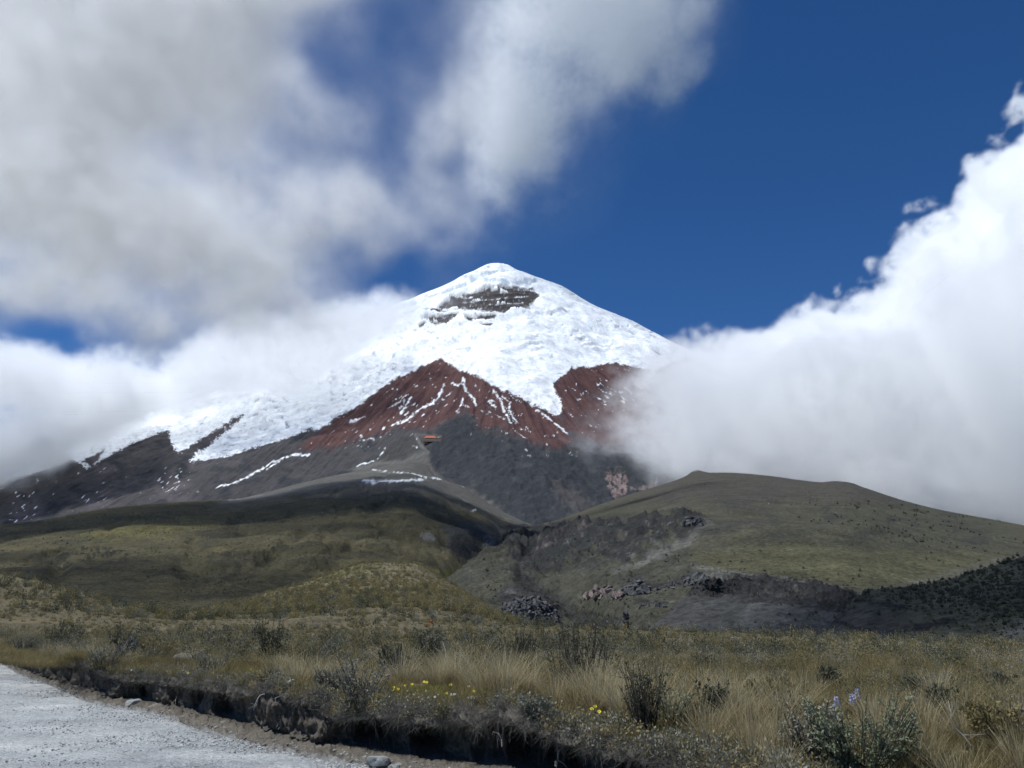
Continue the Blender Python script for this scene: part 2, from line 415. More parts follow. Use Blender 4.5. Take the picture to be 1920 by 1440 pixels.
    sc = mix(sc, (.56, .56, .57), tongue * sstep(-.2, .7, fbm(PX / 12, PY / 10, 4, 83)) * .9)
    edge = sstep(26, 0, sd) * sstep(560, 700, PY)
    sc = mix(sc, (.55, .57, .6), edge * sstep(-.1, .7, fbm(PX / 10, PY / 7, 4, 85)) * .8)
    c = mix(c, (.072, .064, .062), rock); c = mix(c, (.04, .036, .037), rock * sstep(0, .5, strat))
    c = mix(c, (.33, .33, .34), rock * sstep(.35, .7, fbm(PX / 5, PY / 3, 3, 35)) * .6)
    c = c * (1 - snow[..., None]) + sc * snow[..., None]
    # relief -----------------------------------------------------------
    keep = sstep(0, 10, PY - TOP) * .85 + .15
    sm = sstep(0, 34, sd) * (1 - sstep(0, .6, rock)); bare = 1 - sstep(-12, 12, sd)
    h = fbm(X / 420, Y / 420, 5, 91) * 16
    h += ridged(th * 26, rr / 900, 5, 93) * 8 * (1 - .85 * (1 - bare)) * (1 - .7 * lava)
    h += bare * (ridged(th * 90, rr / 160, 4, 95) * 3 * (1 - lava) + fbm(X / 30, Y / 30, 4, 97) * 3)
    h += lava * (fbm(X / 55, Y / 70, 4, 99, .5) * 7 + ridged(X / 38, Y / 60, 3, 98) * 5)
    q = PY / 13 + .9 * fbm(PX / 60, PY / 40, 4, 101) + PX / 400
    saw = q - np.floor(q)
    cre = sstep(.05, .7, fbm(PX / 70, PY / 22, 4, 103) + .45 * sstep(330, 760, PX) * sstep(860, 700, PX))
    h += sm * (np.minimum(saw, (1 - saw) * 6) - .4) * 21 * cre
    h += sm * (fbm(X / 260, Y / 170, 3, 107) * 30 + ridged(X / 190 + Y / 500, Y / 120, 3, 108) * 16)
    h -= sm * mark * 6
    h += sm * ridged(PX / 22, PY / 9, 4, 105) * 5 * (.3 + cre)
    h += rock * strat * 10
    Z = Z + h * keep
    # the far side falls away
    ex = [(X[:, -1:] * (1 + k / YT[:, -1:]), Y[:, -1:] + k, Z[:, -1:] - k * .7) for k in (30, 150, 900)]
    X = np.concatenate([X] + [e[0] for e in ex], 1); Y = np.concatenate([Y] + [e[1] for e in ex], 1); Z = np.concatenate([Z] + [e[2] for e in ex], 1)
    c = np.concatenate([c] + [c[:, -1:]] * 3, 1)
    o = link('volcano', grid_mesh('volcano', X, Y, Z, {'Col': c}), M_VOLC)
    tag(o, 'snow-capped volcanic cone with red scree slopes and grey moraines', kind='structure')
    return X[:, :-3], Y[:, :-3], Z[:, :-3]
G_VOLC = build_volcano()

# ------------------------------------------------------------------ hills in front of the volcano
def straight_depth(PX, PY, top, ytop, bot, ybot):
    dx, dy, dz = ray(PX, bot); zb = dz / dy * ybot
    dx, dy, dz = ray(PX, top); zt = dz / dy * ytop
    m = (zt - zb) / (ytop - ybot)
    dx, dy, dz = ray(PX, PY)
    return (zb - m * ybot) / (dz / dy - m)
def hill_patch(x0, x1, nx, ny, topc, ytc, bot, ybc, power=1.0):
    px1 = np.linspace(x0, x1, nx)
    top = pchip([p[0] for p in topc], [p[1] for p in topc], px1)
    yt = pchip([p[0] for p in ytc], [p[1] for p in ytc], px1)
    yb = pchip([p[0] for p in ybc], [p[1] for p in ybc], px1)
    t = np.linspace(0, 1, ny) ** power
    PX = np.repeat(px1[:, None], ny, 1)
    PY = bot + (top[:, None] - bot) * t[None]
    TOP = np.repeat(top[:, None], ny, 1)
    dxp = px1[1] - px1[0]; hw = int(70 / dxp)
    ker = np.hanning(2 * hw + 1); ker /= ker.sum()
    tsm = np.convolve(np.pad(top, hw, 'edge'), ker, 'valid')
    Yd = straight_depth(PX, PY, np.repeat(tsm[:, None], ny, 1), yt[:, None] + 0 * PX, np.full_like(PX, bot), yb[:, None] + 0 * PX)
    return PX, PY, TOP, Yd
def finish(name, X, Y, Z, c, mat, label, drop=(10, 60, 300)):
    ex = [(X[:, -1:] * (1 + k / Y[:, -1:]), Y[:, -1:] + k, Z[:, -1:] - k * .25 - k * k * .0003) for k in drop]
    X = np.concatenate([X] + [e[0] for e in ex], 1); Y = np.concatenate([Y] + [e[1] for e in ex], 1); Z = np.concatenate([Z] + [e[2] for e in ex], 1)
    c = np.concatenate([c] + [c[:, -1:]] * len(drop), 1)
    o = link(name, grid_mesh(name, X, Y, Z, {'Col': c}), mat)
    return tag(o, label, kind='structure')
LEFT_TOP = [(-400, 1075), (-150, 1010), (0, 985), (100, 971), (200, 953), (300, 943), (400, 938), (440, 936), (500, 923), (560, 907), (640, 889), (700, 879), (745, 870), (775, 866), (800, 872), (812, 888), (835, 902), (870, 912), (905, 935), (950, 962), (1000, 985), (1050, 1010), (1110, 1060)]
LEFT_YT = [(-400, 1150), (0, 1300), (400, 1650), (750, 1950), (900, 1800), (1000, 1500), (1110, 1100)]
LEFT_YB = [(-400, 230), (500, 300), (800, 400), (1110, 420)]
def build_left_hill():
    PX, PY, TOP, Yd = hill_patch(-400, 1110, 720, 190, LEFT_TOP, LEFT_YT, 1185.0, LEFT_YB)
    k = sstep(0, 25, PY - TOP)
    # a broad rounded shoulder, a dip under it, and the flank that turns to the gorge
    Yd -= k * 60 * np.exp(-((PX - 620) / 260)**2 - ((PY - 965) / 40)**2)
    Yd += k * 14 * np.exp(-((PX - 330) / 180)**2 - ((PY - 1105) / 26)**2)
    Yd -= k * 40 * np.exp(-((PX - 760) / 170)**2 - ((PY - 1040) / 30)**2)
    Yd += k * 180 * sstep(820, 1000, PX) * sstep(960, 1060, PY)
    X, Y, Z = at(PX, PY, Yd)
    n1 = fbm(PX / 120, PY / 14, 4, 3); n2 = fbm(PX / 22, PY / 8, 4, 5); n3 = fbm(X / 25, Y / 25, 4, 7); nf = fbm(PX / 6, PY / 3.5, 3, 9)
    c = np.zeros(PX.shape + (3,)) + (.078, .068, .038)
    c = mix(c, (.054, .05, .032), sstep(0, .6, n1 + .3 * n2)); c = mix(c, (.10, .085, .043), sstep(.1, .7, -n1 + .3 * n2) * .8)
    c = mix(c, (.125, .112, .04), polym(PX, PY, [(150, 1005), (240, 985), (390, 976), (410, 984), (260, 1003), (170, 1015)], 8, n2 * 12) * .6)
    c = mix(c, (.036, .035, .026), sstep(.35, .75, nf + .5 * n2) * .55); c = mix(c, (.13, .115, .07), sstep(.5, .9, -nf + .4 * n2) * .4)
    # bare ash on the upper lobe
    ash = polym(PX, PY, [(400, 955), (450, 900), (600, 840), (800, 830), (900, 900), (1020, 980), (1000, 1000), (900, 960), (830, 930), (700, 918), (560, 928), (470, 945)], 10, n2 * 7)
    c = mix(c, (.098, .093, .083), ash)
    c = mix(c, (.055, .053, .047), polym(PX, PY, [(560, 930), (640, 916), (740, 914), (830, 930), (900, 965), (840, 950), (740, 932), (640, 936)], 8, n2 * 6) * .8)
    c = mix(c, (.14, .135, .125), linem(PX, PY, [(430, 938), (520, 925), (600, 912), (640, 905), (700, 899), (800, 899)], 2, 1.5, nf))
    c = mix(c, (.12, .115, .105), linem(PX, PY, [(640, 889), (720, 884), (800, 892), (840, 905)], 1.6, 1.5, nf))
    # flank towards the gorge: grey rock, pale scars, yellow-green grass
    c = mix(c, (.052, .052, .048), polym(PX, PY, [(830, 990), (880, 975), (1010, 985), (1110, 1060), (960, 1075), (900, 1060), (840, 1030)], 8, n2 * 9))
    c = mix(c, (.028, .028, .028), polym(PX, PY, [(845, 1012), (885, 1008), (930, 1010), (925, 1032), (870, 1045), (850, 1030)], 4, n2 * 9 + nf * 4))
    c = mix(c, (.028, .028, .03), polym(PX, PY, [(935, 984), (1000, 985), (1010, 1000), (960, 1003)], 4, n2 * 7) * .9)
    c = mix(c, (.15, .15, .135), polym(PX, PY, [(905, 1010), (935, 1005), (952, 1035), (945, 1060), (915, 1050)], 4, n2 * 9 + nf * 5) * .75)
    c = mix(c, (.18, .17, .15), polym(PX, PY, [(788, 1004), (805, 1002), (820, 1012), (800, 1013)], 2, nf * 3) * .9)
    c = mix(c, (.115, .11, .04), polym(PX, PY, [(800, 1062), (860, 1062), (900, 1078), (940, 1105), (935, 1118), (900, 1118), (850, 1090)], 7, n2 * 6) * .9)
    # dark scrub patches
    sc = polym(PX, PY, [(70, 1050), (90, 1030), (170, 1022), (240, 1030), (240, 1045), (160, 1055), (100, 1065)], 8, n2 * 12 - 3)
    sc = np.maximum(sc, polym(PX, PY, [(380, 1030), (520, 1018), (560, 1040), (440, 1060)], 10, n2 * 14 - 8) * .7)
    sc = np.maximum(sc, sstep(.75, 1.1, n2 + .35 * n1) * sstep(955, 1010, PY) * .6)
    c = mix(c, (.034, .033, .023), sc * sstep(-.3, .3, nf + n2))
    sn = linem(PX, PY, [(681, 902), (793, 899)], 1.4, 1.3, nf * 1.5) + linem(PX, PY, [(700, 881), (760, 886), (830, 899)], .9, 1.2, nf * 2.5 - .8) + linem(PX, PY, [(868, 911), (885, 918)], 1.1, 1, nf) + linem(PX, PY, [(430, 936), (450, 933)], 1, 1, nf) + linem(PX, PY, [(884, 957), (892, 955)], 1, 1, nf)
    c = mix(c, (.8, .81, .82), np.clip(sn, 0, 1))
    Z = Z + (fbm(X / 160, Y / 160, 4, 13) * 4 + n3 * .8 + fbm(X / 7, Y / 7, 3, 15) * .5) * (.15 + .85 * k) + sc * .8 * nf
    Z = Z - sstep(.5, .9, ridged(X / 90 + Y / 400, Y / 260, 4, 19)) * 5 * k
    rk = polym(PX, PY, [(830, 1000), (930, 1000), (960, 1070), (900, 1060), (840, 1040)], 8)
    Z = Z + rk * ridged(X / 25, Y / 25, 5, 17) * 6
    finish('hill', X, Y, Z, c, M_HILL, 'broad olive grassy hill with a bare ash crest below the cone')
    return X, Y, Z
G_LEFT = build_left_hill()

RIGHT_TOP = [(760, 1130), (820, 1075), (900, 1020), (960, 990), (1000, 985), (1060, 970), (1130, 944), (1200, 921), (1250, 906), (1285, 893), (1305, 881), (1330, 886), (1365, 886), (1400, 888), (1450, 893), (1500, 900), (1540, 904), (1565, 902), (1590, 904), (1620, 914), (1700, 940), (1760, 955), (1850, 972), (1920, 985), (2100, 1020), (2400, 1075)]
RIGHT_YT = [(760, 900), (1000, 1500), (1200, 1650), (1400, 1550), (1600, 1350), (1920, 1150), (2400, 900)]
RIGHT_YB = [(760, 190), (1100, 175), (1500, 150), (2400, 140)]
CLIFFS = [  # (points along the dark overhanging rock bands of the gorge, half height in px, recess in m); their dark rock colour also carries overhang shade
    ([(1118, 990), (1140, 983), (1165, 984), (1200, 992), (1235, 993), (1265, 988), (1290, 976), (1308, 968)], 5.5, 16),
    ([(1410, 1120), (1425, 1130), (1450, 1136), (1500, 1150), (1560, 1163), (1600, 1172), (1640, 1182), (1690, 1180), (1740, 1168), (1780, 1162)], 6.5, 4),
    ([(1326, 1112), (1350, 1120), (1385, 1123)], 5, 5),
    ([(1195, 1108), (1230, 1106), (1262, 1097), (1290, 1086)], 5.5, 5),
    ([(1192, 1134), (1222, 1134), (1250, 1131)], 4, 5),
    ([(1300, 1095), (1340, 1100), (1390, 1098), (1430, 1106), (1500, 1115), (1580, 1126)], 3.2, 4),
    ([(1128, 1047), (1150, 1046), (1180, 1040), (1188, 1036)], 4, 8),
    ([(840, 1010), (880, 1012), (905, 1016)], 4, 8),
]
def build_right_hill():
    PX, PY, TOP, Yd = hill_patch(760, 2400, 820, 200, RIGHT_TOP, RIGHT_YT, 1230.0, RIGHT_YB)
    k = sstep(0, 20, PY - TOP)
    Yd -= k * 45 * np.exp(-((PX - 1500) / 220)**2 - ((PY - 985) / 30)**2)
    Yd += k * 12 * np.exp(-((PX - 1560) / 260)**2 - ((PY - 1090) / 22)**2)
    # the gorge: a trough from (1000, 985) down to (1100, 1180), with mounds in it
    Yd += k * 90 * np.exp(-((PX - 1010 - (PY - 1000) * .35) / 80)**2) * sstep(985, 1040, PY)
    Yd -= k * 35 * np.exp(-((PX - 1140) / 50)**2 - ((PY - 1030) / 18)**2)
    Yd -= k * 22 * np.exp(-((PX - 1000) / 55)**2 - ((PY - 1135) / 22)**2)
    Yd -= k * 30 * np.exp(-((PX - 1330) / 70)**2 - ((PY - 1090) / 22)**2)
    n1 = fbm(PX / 110, PY / 22, 4, 103); n2 = fbm(PX / 24, PY / 10, 4, 105); nf = fbm(PX / 6, PY / 4, 3, 109)
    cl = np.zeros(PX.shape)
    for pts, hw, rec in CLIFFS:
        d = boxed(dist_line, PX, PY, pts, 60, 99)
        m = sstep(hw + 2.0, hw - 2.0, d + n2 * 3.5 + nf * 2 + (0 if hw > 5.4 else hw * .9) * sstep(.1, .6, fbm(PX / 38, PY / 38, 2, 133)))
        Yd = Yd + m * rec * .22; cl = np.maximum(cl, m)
    X, Y, Z = at(PX, PY, Yd)
    c = np.zeros(PX.shape + (3,)) + (.072, .068, .047)
    c = mix(c, (.054, .052, .043), sstep(0, .7, n1 + .3 * n2)); c = mix(c, (.088, .082, .052), sstep(.1, .8, -n1) * .6)
    c = mix(c, (.068, .061, .052), sstep(965, 915, PY) * .8)
    c = mix(c, (.096, .09, .046), polym(PX, PY, [(1300, 1040), (1500, 1020), (1750, 1040), (1900, 1040), (1750, 1085), (1600, 1100), (1420, 1075), (1300, 1060)], 16, n2 * 8 + n1 * 9) * .7)
    c = mix(c, (.13, .122, .095), polym(PX, PY, [(1700, 1085), (1820, 1062), (1940, 1035), (1940, 1043), (1800, 1078), (1720, 1094)], 6, n2 * 5) * .6)
    c = mix(c, (.04, .039, .03), sstep(.45, .8, nf + .5 * n2) * .5); c = mix(c, (.12, .11, .075), sstep(.55, .95, -nf + .4 * n2) * .35)
    # the gorge floor and walls
    gor = polym(PX, PY, [(760, 1240), (760, 1060), (960, 985), (1020, 982), (1110, 985), (1300, 965), (1330, 975), (1290, 1010), (1240, 1040), (1300, 1065), (1420, 1080), (1560, 1105), (1760, 1150), (1800, 1200), (1800, 1240)], 10, n2 * 8)
    c = mix(c, (.064, .062, .046), gor * .9)
    c = mix(c, (.072, .07, .046), gor * sstep(.2, .8, n1 + .5 * n2) * .7)
    c = mix(c, (.045, .044, .042), gor * sstep(.2, .8, -n1 + .4 * n2) * .8)
    c = mix(c, (.033, .034, .034), polym(PX, PY, [(1000, 1068), (985, 1050), (1040, 1020), (1120, 995), (1180, 1000), (1200, 1025), (1150, 1020), (1090, 1040), (1040, 1065)], 6, n2 * 7) * .85)
    c = mix(c, (.095, .088, .07), polym(PX, PY, [(1140, 1035), (1160, 1012), (1185, 1022), (1195, 1035), (1160, 1046)], 5, n2 * 4) * .8)
    c = mix(c, (.045, .043, .043), polym(PX, PY, [(930, 1125), (950, 1105), (1000, 1100), (1030, 1112), (1060, 1160), (1050, 1172), (960, 1165)], 5, n2 * 6) * .9)
    scr = polym(PX, PY, [(1230, 1190), (1290, 1115), (1300, 1075), (1340, 1080), (1420, 1085), (1560, 1108), (1700, 1135), (1760, 1160), (1780, 1240), (1200, 1240)], 6, n2 * 6)
    c = mix(c, (.064, .063, .06), scr * .9)
    c = mix(c, (.036, .035, .035), scr * sstep(.0, .5, n2 + .6 * fbm(PX / 45, PY / 12, 3, 131)) * sstep(1300, 1500, PX) * .8)
    c = mix(c, (.105, .102, .095), scr * polym(PX, PY, [(1420, 1140), (1520, 1160), (1640, 1190), (1600, 1200), (1380, 1195)], 6, n2 * 7) * .7)
    for pts, w, cc, am in (([(1110, 995), (1090, 1000), (1060, 1012), (1035, 1025), (1010, 1032), (1000, 1046), (985, 1060), (978, 1070)], 4.5, (.26, .21, .195), .85), ([(1020, 985), (1012, 1005), (1008, 1020)], 2.5, (.22, .18, .17), .7),
                           ([(1310, 975), (1330, 985), (1290, 1015), (1240, 1040), (1200, 1060)], 6, (.13, .125, .115), .6), ([(1250, 1045), (1180, 1065), (1150, 1075)], 5, (.12, .115, .105), .6), ([(1320, 1080), (1380, 1085), (1460, 1095), (1560, 1108)], 5, (.15, .14, .125), .7),
                           ([(1300, 1062), (1345, 1066), (1400, 1080)], 4, (.15, .145, .13), .6), ([(1075, 1168), (1100, 1172), (1120, 1176)], 4, (.3, .28, .26), .7), ([(1165, 1055), (1185, 1058)], 2.5, (.028, .028, .028), .9)):
        c = mix(c, cc, linem(PX, PY, pts, w, 2.5, n2 * 5 + nf * 4) * am)
    c = mix(c, (.028, .027, .028), cl * (.6 + .35 * sstep(-.3, .3, nf)))  # dark rock, with the shade under the overhangs painted in
    c = mix(c, (.04, .036, .026), polym(PX, PY, [(1694, 957), (1715, 954), (1733, 960), (1712, 964)], 2, nf * 2) * .8)
    c = mix(c, (.055, .052, .046), polym(PX, PY, [(1300, 1000), (1380, 985), (1450, 978), (1500, 984), (1400, 995), (1320, 1010)], 6, n2 * 5) * .8)
    c = mix(c, (.16, .15, .13), polym(PX, PY, [(1850, 1190), (1900, 1175), (1960, 1150), (1960, 1230), (1850, 1215)], 6, n2 * 7) * .7)
    rough = gor * 1.0
    vv = PY - .172 * (PX - 1290) - 1080
    stra = fbm(PX / 170, vv / 6.0, 4, 151) + .35 * fbm(PX / 16, PY / 9, 3, 153)
    cb = scr * sstep(42, 28, vv + n2 * 6) * sstep(-12, -2, vv + n2 * 5)
    c = mix(c, (.03, .029, .03), cb * sstep(-.4, .15, stra) * .92); c = mix(c, (.16, .155, .14), cb * sstep(.4, .8, -stra) * .7)
    c = mix(c, (.028, .027, .028), scr * sstep(9, 2, np.abs(vv - 44 - n2 * 5)) * sstep(1330, 1420, PX) * .85)
    gul = linem(PX, PY, [(1005, 985), (1000, 1010), (985, 1045), (975, 1075), (1000, 1100), (1050, 1130), (1090, 1165), (1120, 1180)], 13, 8, n2 * 9)
    c = mix(c, (.03, .03, .031), gul * (.55 + .4 * sstep(-.2, .4, nf)))
    led = fbm((PX + PY * .8) / 34, (PY - PX * .12) / 6, 4, 141)
    bad = polym(PX, PY, [(930, 990), (1010, 984), (1110, 985), (1200, 978), (1300, 962), (1328, 978), (1290, 1008), (1225, 1036), (1180, 1056), (1090, 1066), (1040, 1078), (965, 1080)], 9, n2 * 10)
    c = mix(c, (.031, .031, .031), bad * sstep(-.75, .1, n2 + .55 * led) * .9)
    c = mix(c, (.16, .145, .13), bad * sstep(.55, .85, led - .3 * n2) * .5)
    c = mix(c, (.03, .03, .03), polym(PX, PY, [(1160, 1085), (1220, 1075), (1215, 1110), (1170, 1118)], 5, n2 * 8) * .6 + polym(PX, PY, [(1190, 1110), (1300, 1080), (1300, 1096), (1210, 1120)], 4, n2 * 6) * .6 * 0)
    Z = Z + bad * k * (ridged(X / 60, Y / 90, 5, 161, .6) - .3) * 14 * np.clip(Y / 900, .3, 1.2)
    Z = Z - gul * 4 * np.clip(Y / 600, .4, 1.3) * k + cb * stra * 2.4 * k
    c = mix(c, (.14, .135, .12), gor * sstep(.45, .9, led) * .55); c = mix(c, (.028, .028, .028), gor * sstep(.5, .9, -led) * .6)
    Z = Z + (fbm(X / 140, Y / 140, 4, 113) * 3 * sstep(.2, 1, k) + fbm(X / 24, Y / 24, 4, 115) * .6 + fbm(X / 6, Y / 6, 3, 116) * .35) * (.15 + .85 * k)
    Z = Z + rough * k * (ridged(X / 34, Y / 60, 5, 117, .55) * 5.5 + fbm(X / 10, Y / 16, 4, 118) * 1.6) * np.clip(Y / 600, .25, 1.2)
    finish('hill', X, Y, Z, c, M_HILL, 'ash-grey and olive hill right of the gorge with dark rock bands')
    return X, Y, Z
G_RIGHT = build_right_hill()

SPUR_TOP = [(1480, 1234), (1520, 1215), (1550, 1180), (1580, 1140), (1610, 1116), (1650, 1104), (1700, 1099), (1745, 1094), (1790, 1083), (1830, 1070), (1870, 1058), (1920, 1043), (2000, 1020), (2400, 900)]
def build_spur():
    PX, PY, TOP, Yd = hill_patch(1480, 2400, 330, 80, SPUR_TOP, [(1500, 165), (1600, 172), (1700, 172), (1920, 170), (2400, 165)], 1235.0, [(1500, 112), (2400, 108)])
    k = sstep(0, 16, PY - TOP)
    Yd -= k * 5 * np.exp(-((PX - 1950) / 120)**2 - ((PY - 1130) / 30)**2)
    Yd += k * 5 * np.exp(-((PX - 1640) / 90)**2 - ((PY - 1150) / 28)**2)
    X, Y, Z = at(PX, PY, Yd)
    n1 = fbm(PX / 90, PY / 24, 4, 203); n2 = fbm(PX / 16, PY / 9, 4, 205); nf = fbm(PX / 5, PY / 4, 3, 209)
    c = np.zeros(PX.shape + (3,)) + (.08, .08, .056)
    c = mix(c, (.06, .061, .046), sstep(0, .7, n1 + n2 * .5)); c = mix(c, (.085, .078, .055), sstep(.2, .9, -n1) * .7)
    c = mix(c, (.045, .043, .042), sstep(1760, 1640, PX) * sstep(1120, 1150, PY) * .9)
    c = mix(c, (.15, .145, .13), polym(PX, PY, [(1855, 1200), (1880, 1180), (1930, 1155), (1990, 1150), (1990, 1240), (1840, 1230)], 6, n2 * 7) * .75)
    for pts, hw in (([(1560, 1165), (1600, 1174), (1640, 1182), (1690, 1180), (1740, 1168), (1790, 1160)], 4), ([(1610, 1128), (1650, 1134), (1700, 1140)], 4)):
        c = mix(c, (.018, .018, .02), linem(PX, PY, pts, hw, 2, n2 * 4) * .85)  # overhang shade of the cliff bands, painted on as dark lines
    Z = Z + (fbm(X / 40, Y / 40, 4, 213) * .7 + fbm(X / 5, Y / 5, 3, 215) * .25) * (.15 + .85 * k)
    finish('hill', X, Y, Z, c, M_HILL, 'dark scrub-covered spur at the right edge', (5, 30, 120))
    return X, Y, Z
G_SPUR = build_spur()

# ------------------------------------------------------------------ grassland, bank and road
FOOT = [(-300, 1188), (-200, 1200), (0, 1243), (33, 1262), (100, 1287), (167, 1316), (233, 1328), (300, 1341), (367, 1367), (433, 1383), (500, 1403), (567, 1417), (640, 1430), (702, 1440), (872, 1468), (1056, 1512), (1200, 1560), (1500, 1680), (1960, 1850), (2400, 1990)]
LIP = [(-300, 1164), (-200, 1172), (0, 1211), (33, 1226), (67, 1237), (110, 1246), (150, 1244), (200, 1266), (253, 1276), (287, 1276), (333, 1282), (400, 1290), (457, 1302), (500, 1292), (540, 1312), (600, 1322), (631, 1345), (702, 1340), (744, 1346), (808, 1354), (872, 1350), (896, 1362), (932, 1345), (1000, 1366), (1056, 1386), (1127, 1407), (1197, 1419), (1240, 1434), (1500, 1520), (1960, 1640), (2400, 1720)]
WID = [(-300, .7), (0, .6), (100, .55), (200, .6), (300, .75), (400, .8), (500, .62), (600, .62), (660, .6), (760, .42), (900, .42), (1056, .45), (1300, .6), (2400, .8)]
REC = [(-300, .2), (0, .3), (40, .25), (65, -.2), (90, -.1), (120, .25), (175, .2), (215, -.1), (245, .2), (275, .6), (305, -.2), (330, .3), (380, .6), (450, .5), (490, .1), (520, -.22), (600, -.22), (630, .1), (680, .6), (760, .9), (850, 1.0), (1000, 1.0), (1150, .9), (2400, .5)]
def tab(t, px): return pchip([a for a, b in t], [b for a, b in t], px)
def ground_Y(px, py, z=0.0):
    dx, dy, dz = ray(px, py)
    return (z - CAMZ) / dz * dy
def foot_Y(px): return ground_Y(px, tab(FOOT, px))
def lip_Y(px): return foot_Y(px) + tab(WID, px)
def z_at(px, py, Y):
    dx, dy, dz = ray(px, py)
    return CAMZ + dz / dy * Y
def lip_Z(px): return z_at(px, tab(LIP, px), lip_Y(px))
TY = np.array([4., 6, 10, 15, 25, 40, 60, 90, 130, 180, 260, 350, 480, 700])
ZN = [.74, .74, .75, .75]       # the turf near the bank, metres above the road
TAB = {  # py of the land surface at each distance, from 25 m on
    -400: [1224, 1168, 1132, 1100, 1072, 1055, 1075, 1110, 1140, 1170],
    0: [1222, 1184, 1152, 1118, 1090, 1080, 1110, 1140, 1160, 1180],
    130: [1221, 1184, 1158, 1134, 1115, 1109, 1130, 1150, 1168, 1185],
    260: [1220, 1187, 1168, 1154, 1145, 1142, 1148, 1158, 1172, 1190],
    340: [1220, 1190, 1174, 1163, 1156, 1152, 1150, 1154, 1165, 1185],
    450: [1220, 1191, 1174, 1160, 1149, 1140, 1132, 1127, 1140, 1165],
    560: [1220, 1191, 1174, 1158, 1142, 1125, 1107, 1096, 1105, 1140],
    700: [1220, 1191, 1173, 1152, 1128, 1103, 1076, 1056, 1062, 1110],
    770: [1221, 1192, 1174, 1153, 1130, 1105, 1077, 1056, 1064, 1115],
    830: [1222, 1194, 1177, 1158, 1138, 1119, 1099, 1085, 1095, 1140],
    870: [1223, 1195, 1180, 1164, 1147, 1132, 1118, 1109, 1120, 1160],
    920: [1223, 1197, 1184, 1170, 1158, 1150, 1144, 1141, 1155, 1185],
    965: [1224, 1199, 1187, 1175, 1168, 1166, 1166, 1168, 1180, 1200],
    1050: [1225, 1202, 1190, 1180, 1177, 1184, 1195, 1205, 1215, 1225],
    1200: [1228, 1206, 1194, 1186, 1188, 1198, 1210, 1220, 1230, 1240],
    1400: [1230, 1209, 1197, 1190, 1196, 1210, 1220, 1230, 1240, 1250],
    1500: [1231, 1211, 1199, 1194, 1200, 1214, 1225, 1235, 1245, 1255],
    1700: [1234, 1216, 1206, 1203, 1209, 1222, 1232, 1242, 1252, 1260],
    1920: [1238, 1222, 1214, 1212, 1218, 1230, 1240, 1250, 1260, 1270],
    2400: [1246, 1232, 1226, 1226, 1232, 1240, 1250, 1260, 1270, 1280]}
_tx = np.array(sorted(TAB)); _tz = []
for _p in _tx:
    far = [float(z_at(_p, q, y)) for q, y in zip(TAB[_p], TY[4:])]
    _tz.append(ZN + far)
_tz = np.array(_tz)
_gx = np.linspace(-400, 2400, 701); _gy = np.linspace(math.log(4), math.log(700), 260)
_GZ = pchip(np.log(TY), pchip(_tx, _tz, _gx).T, _gy).T
def plain_z(px, Y):
    """height of the turf before the fine relief"""
    px = np.asarray(px, float); Y = np.asarray(Y, float)
    fx = np.clip((px + 400) / 4, 0, 699.999); fy = np.clip((np.log(np.maximum(Y, 4)) - _gy[0]) / (_gy[1] - _gy[0]), 0, 258.999)
    i = fx.astype(int); j = fy.astype(int); u = fx - i; v = fy - j
    z = (_GZ[i, j] * (1 - u) * (1 - v) + _GZ[i + 1, j] * u * (1 - v) + _GZ[i, j + 1] * (1 - u) * v + _GZ[i + 1, j + 1] * u * v)
    d = Y - lip_Y(px)
    zl = lip_Z(px) + .13
    return z + (zl - z) * sstep(2.2, 0, d)
def col_x(px, Y, z): return (np.asarray(px, float) - 960) / F * (Y * CP + (z - CAMZ) * SP)
def relief(X, Y):
    a = np.clip(Y / 40, .35, 5)
    return (fbm(X / 1.7, Y / 1.7, 3, 301) * .055 + fbm(X / .45, Y / .45, 2, 305) * .02) * np.minimum(a, 1.6) + fbm(X / 14, Y / 14, 3, 303) * .3 * sstep(20, 120, Y) + fbm(X / 4, Y / 4, 3, 307) * .25 * sstep(50, 150, Y)
def turf(px, Y):
    """world point on the turf in photo column px at distance Y"""
    z = plain_z(px, Y); X = col_x(px, Y, z)
    return X, Y, z + relief(X, Y) * sstep(0, .8, Y - lip_Y(px))
def build_plain():
    px1 = np.linspace(-390, 2390, 640)
    ny = 330
    t = np.linspace(0, 1, ny)
    ly = lip_Y(px1)
    Y = np.exp(np.log(ly)[:, None] + (math.log(690) - np.log(ly))[:, None] * t[None])
    PX = np.repeat(px1[:, None], ny, 1)
    X, Y, Z = turf(PX, Y)
    n1 = fbm(X / 9, Y / 9, 4, 311); n2 = fbm(X / 1.2, Y / 1.2, 4, 313); n3 = fbm(X / 45, Y / 60, 4, 315)
    c = np.zeros(PX.shape + (3,)) + (.105, .089, .054)
    c = mix(c, (.07, .06, .033), sstep(0, .7, n1)); c = mix(c, (.15, .118, .065), sstep(.1, .8, -n1) * .7)
    c = mix(c, (.075, .07, .03), sstep(0, .6, n3) * sstep(60, 120, Y)); c = mix(c, (.12, .1, .05), sstep(.1, .6, -n3) * sstep(30, 70, Y) * sstep(900, 1200, PX) * .7)
    c = mix(c, (.03, .029, .018), sstep(.45, .9, n2) * .8)
    c = mix(c, (.085, .073, .058), sstep(1.2, .1, Y - lip_Y(PX) + .4 * n2) * .8)
    c = c * (1 + .35 * sstep(90, 160, Y))[..., None]
    for mx, my, rx, ry in MOSS:
        p, q = proj(X, Y, Z)
        c = mix(c, (.24, .245, .05), sstep(1.2, .7, np.hypot((p - mx) / rx, (q - my) / ry) + .25 * n2))
    o = link('grassland', grid_mesh('grassland', X, Y, Z, {'Col': c}), M_PLAIN)
    tag(o, 'rolling tussock grassland behind the road bank', kind='structure')
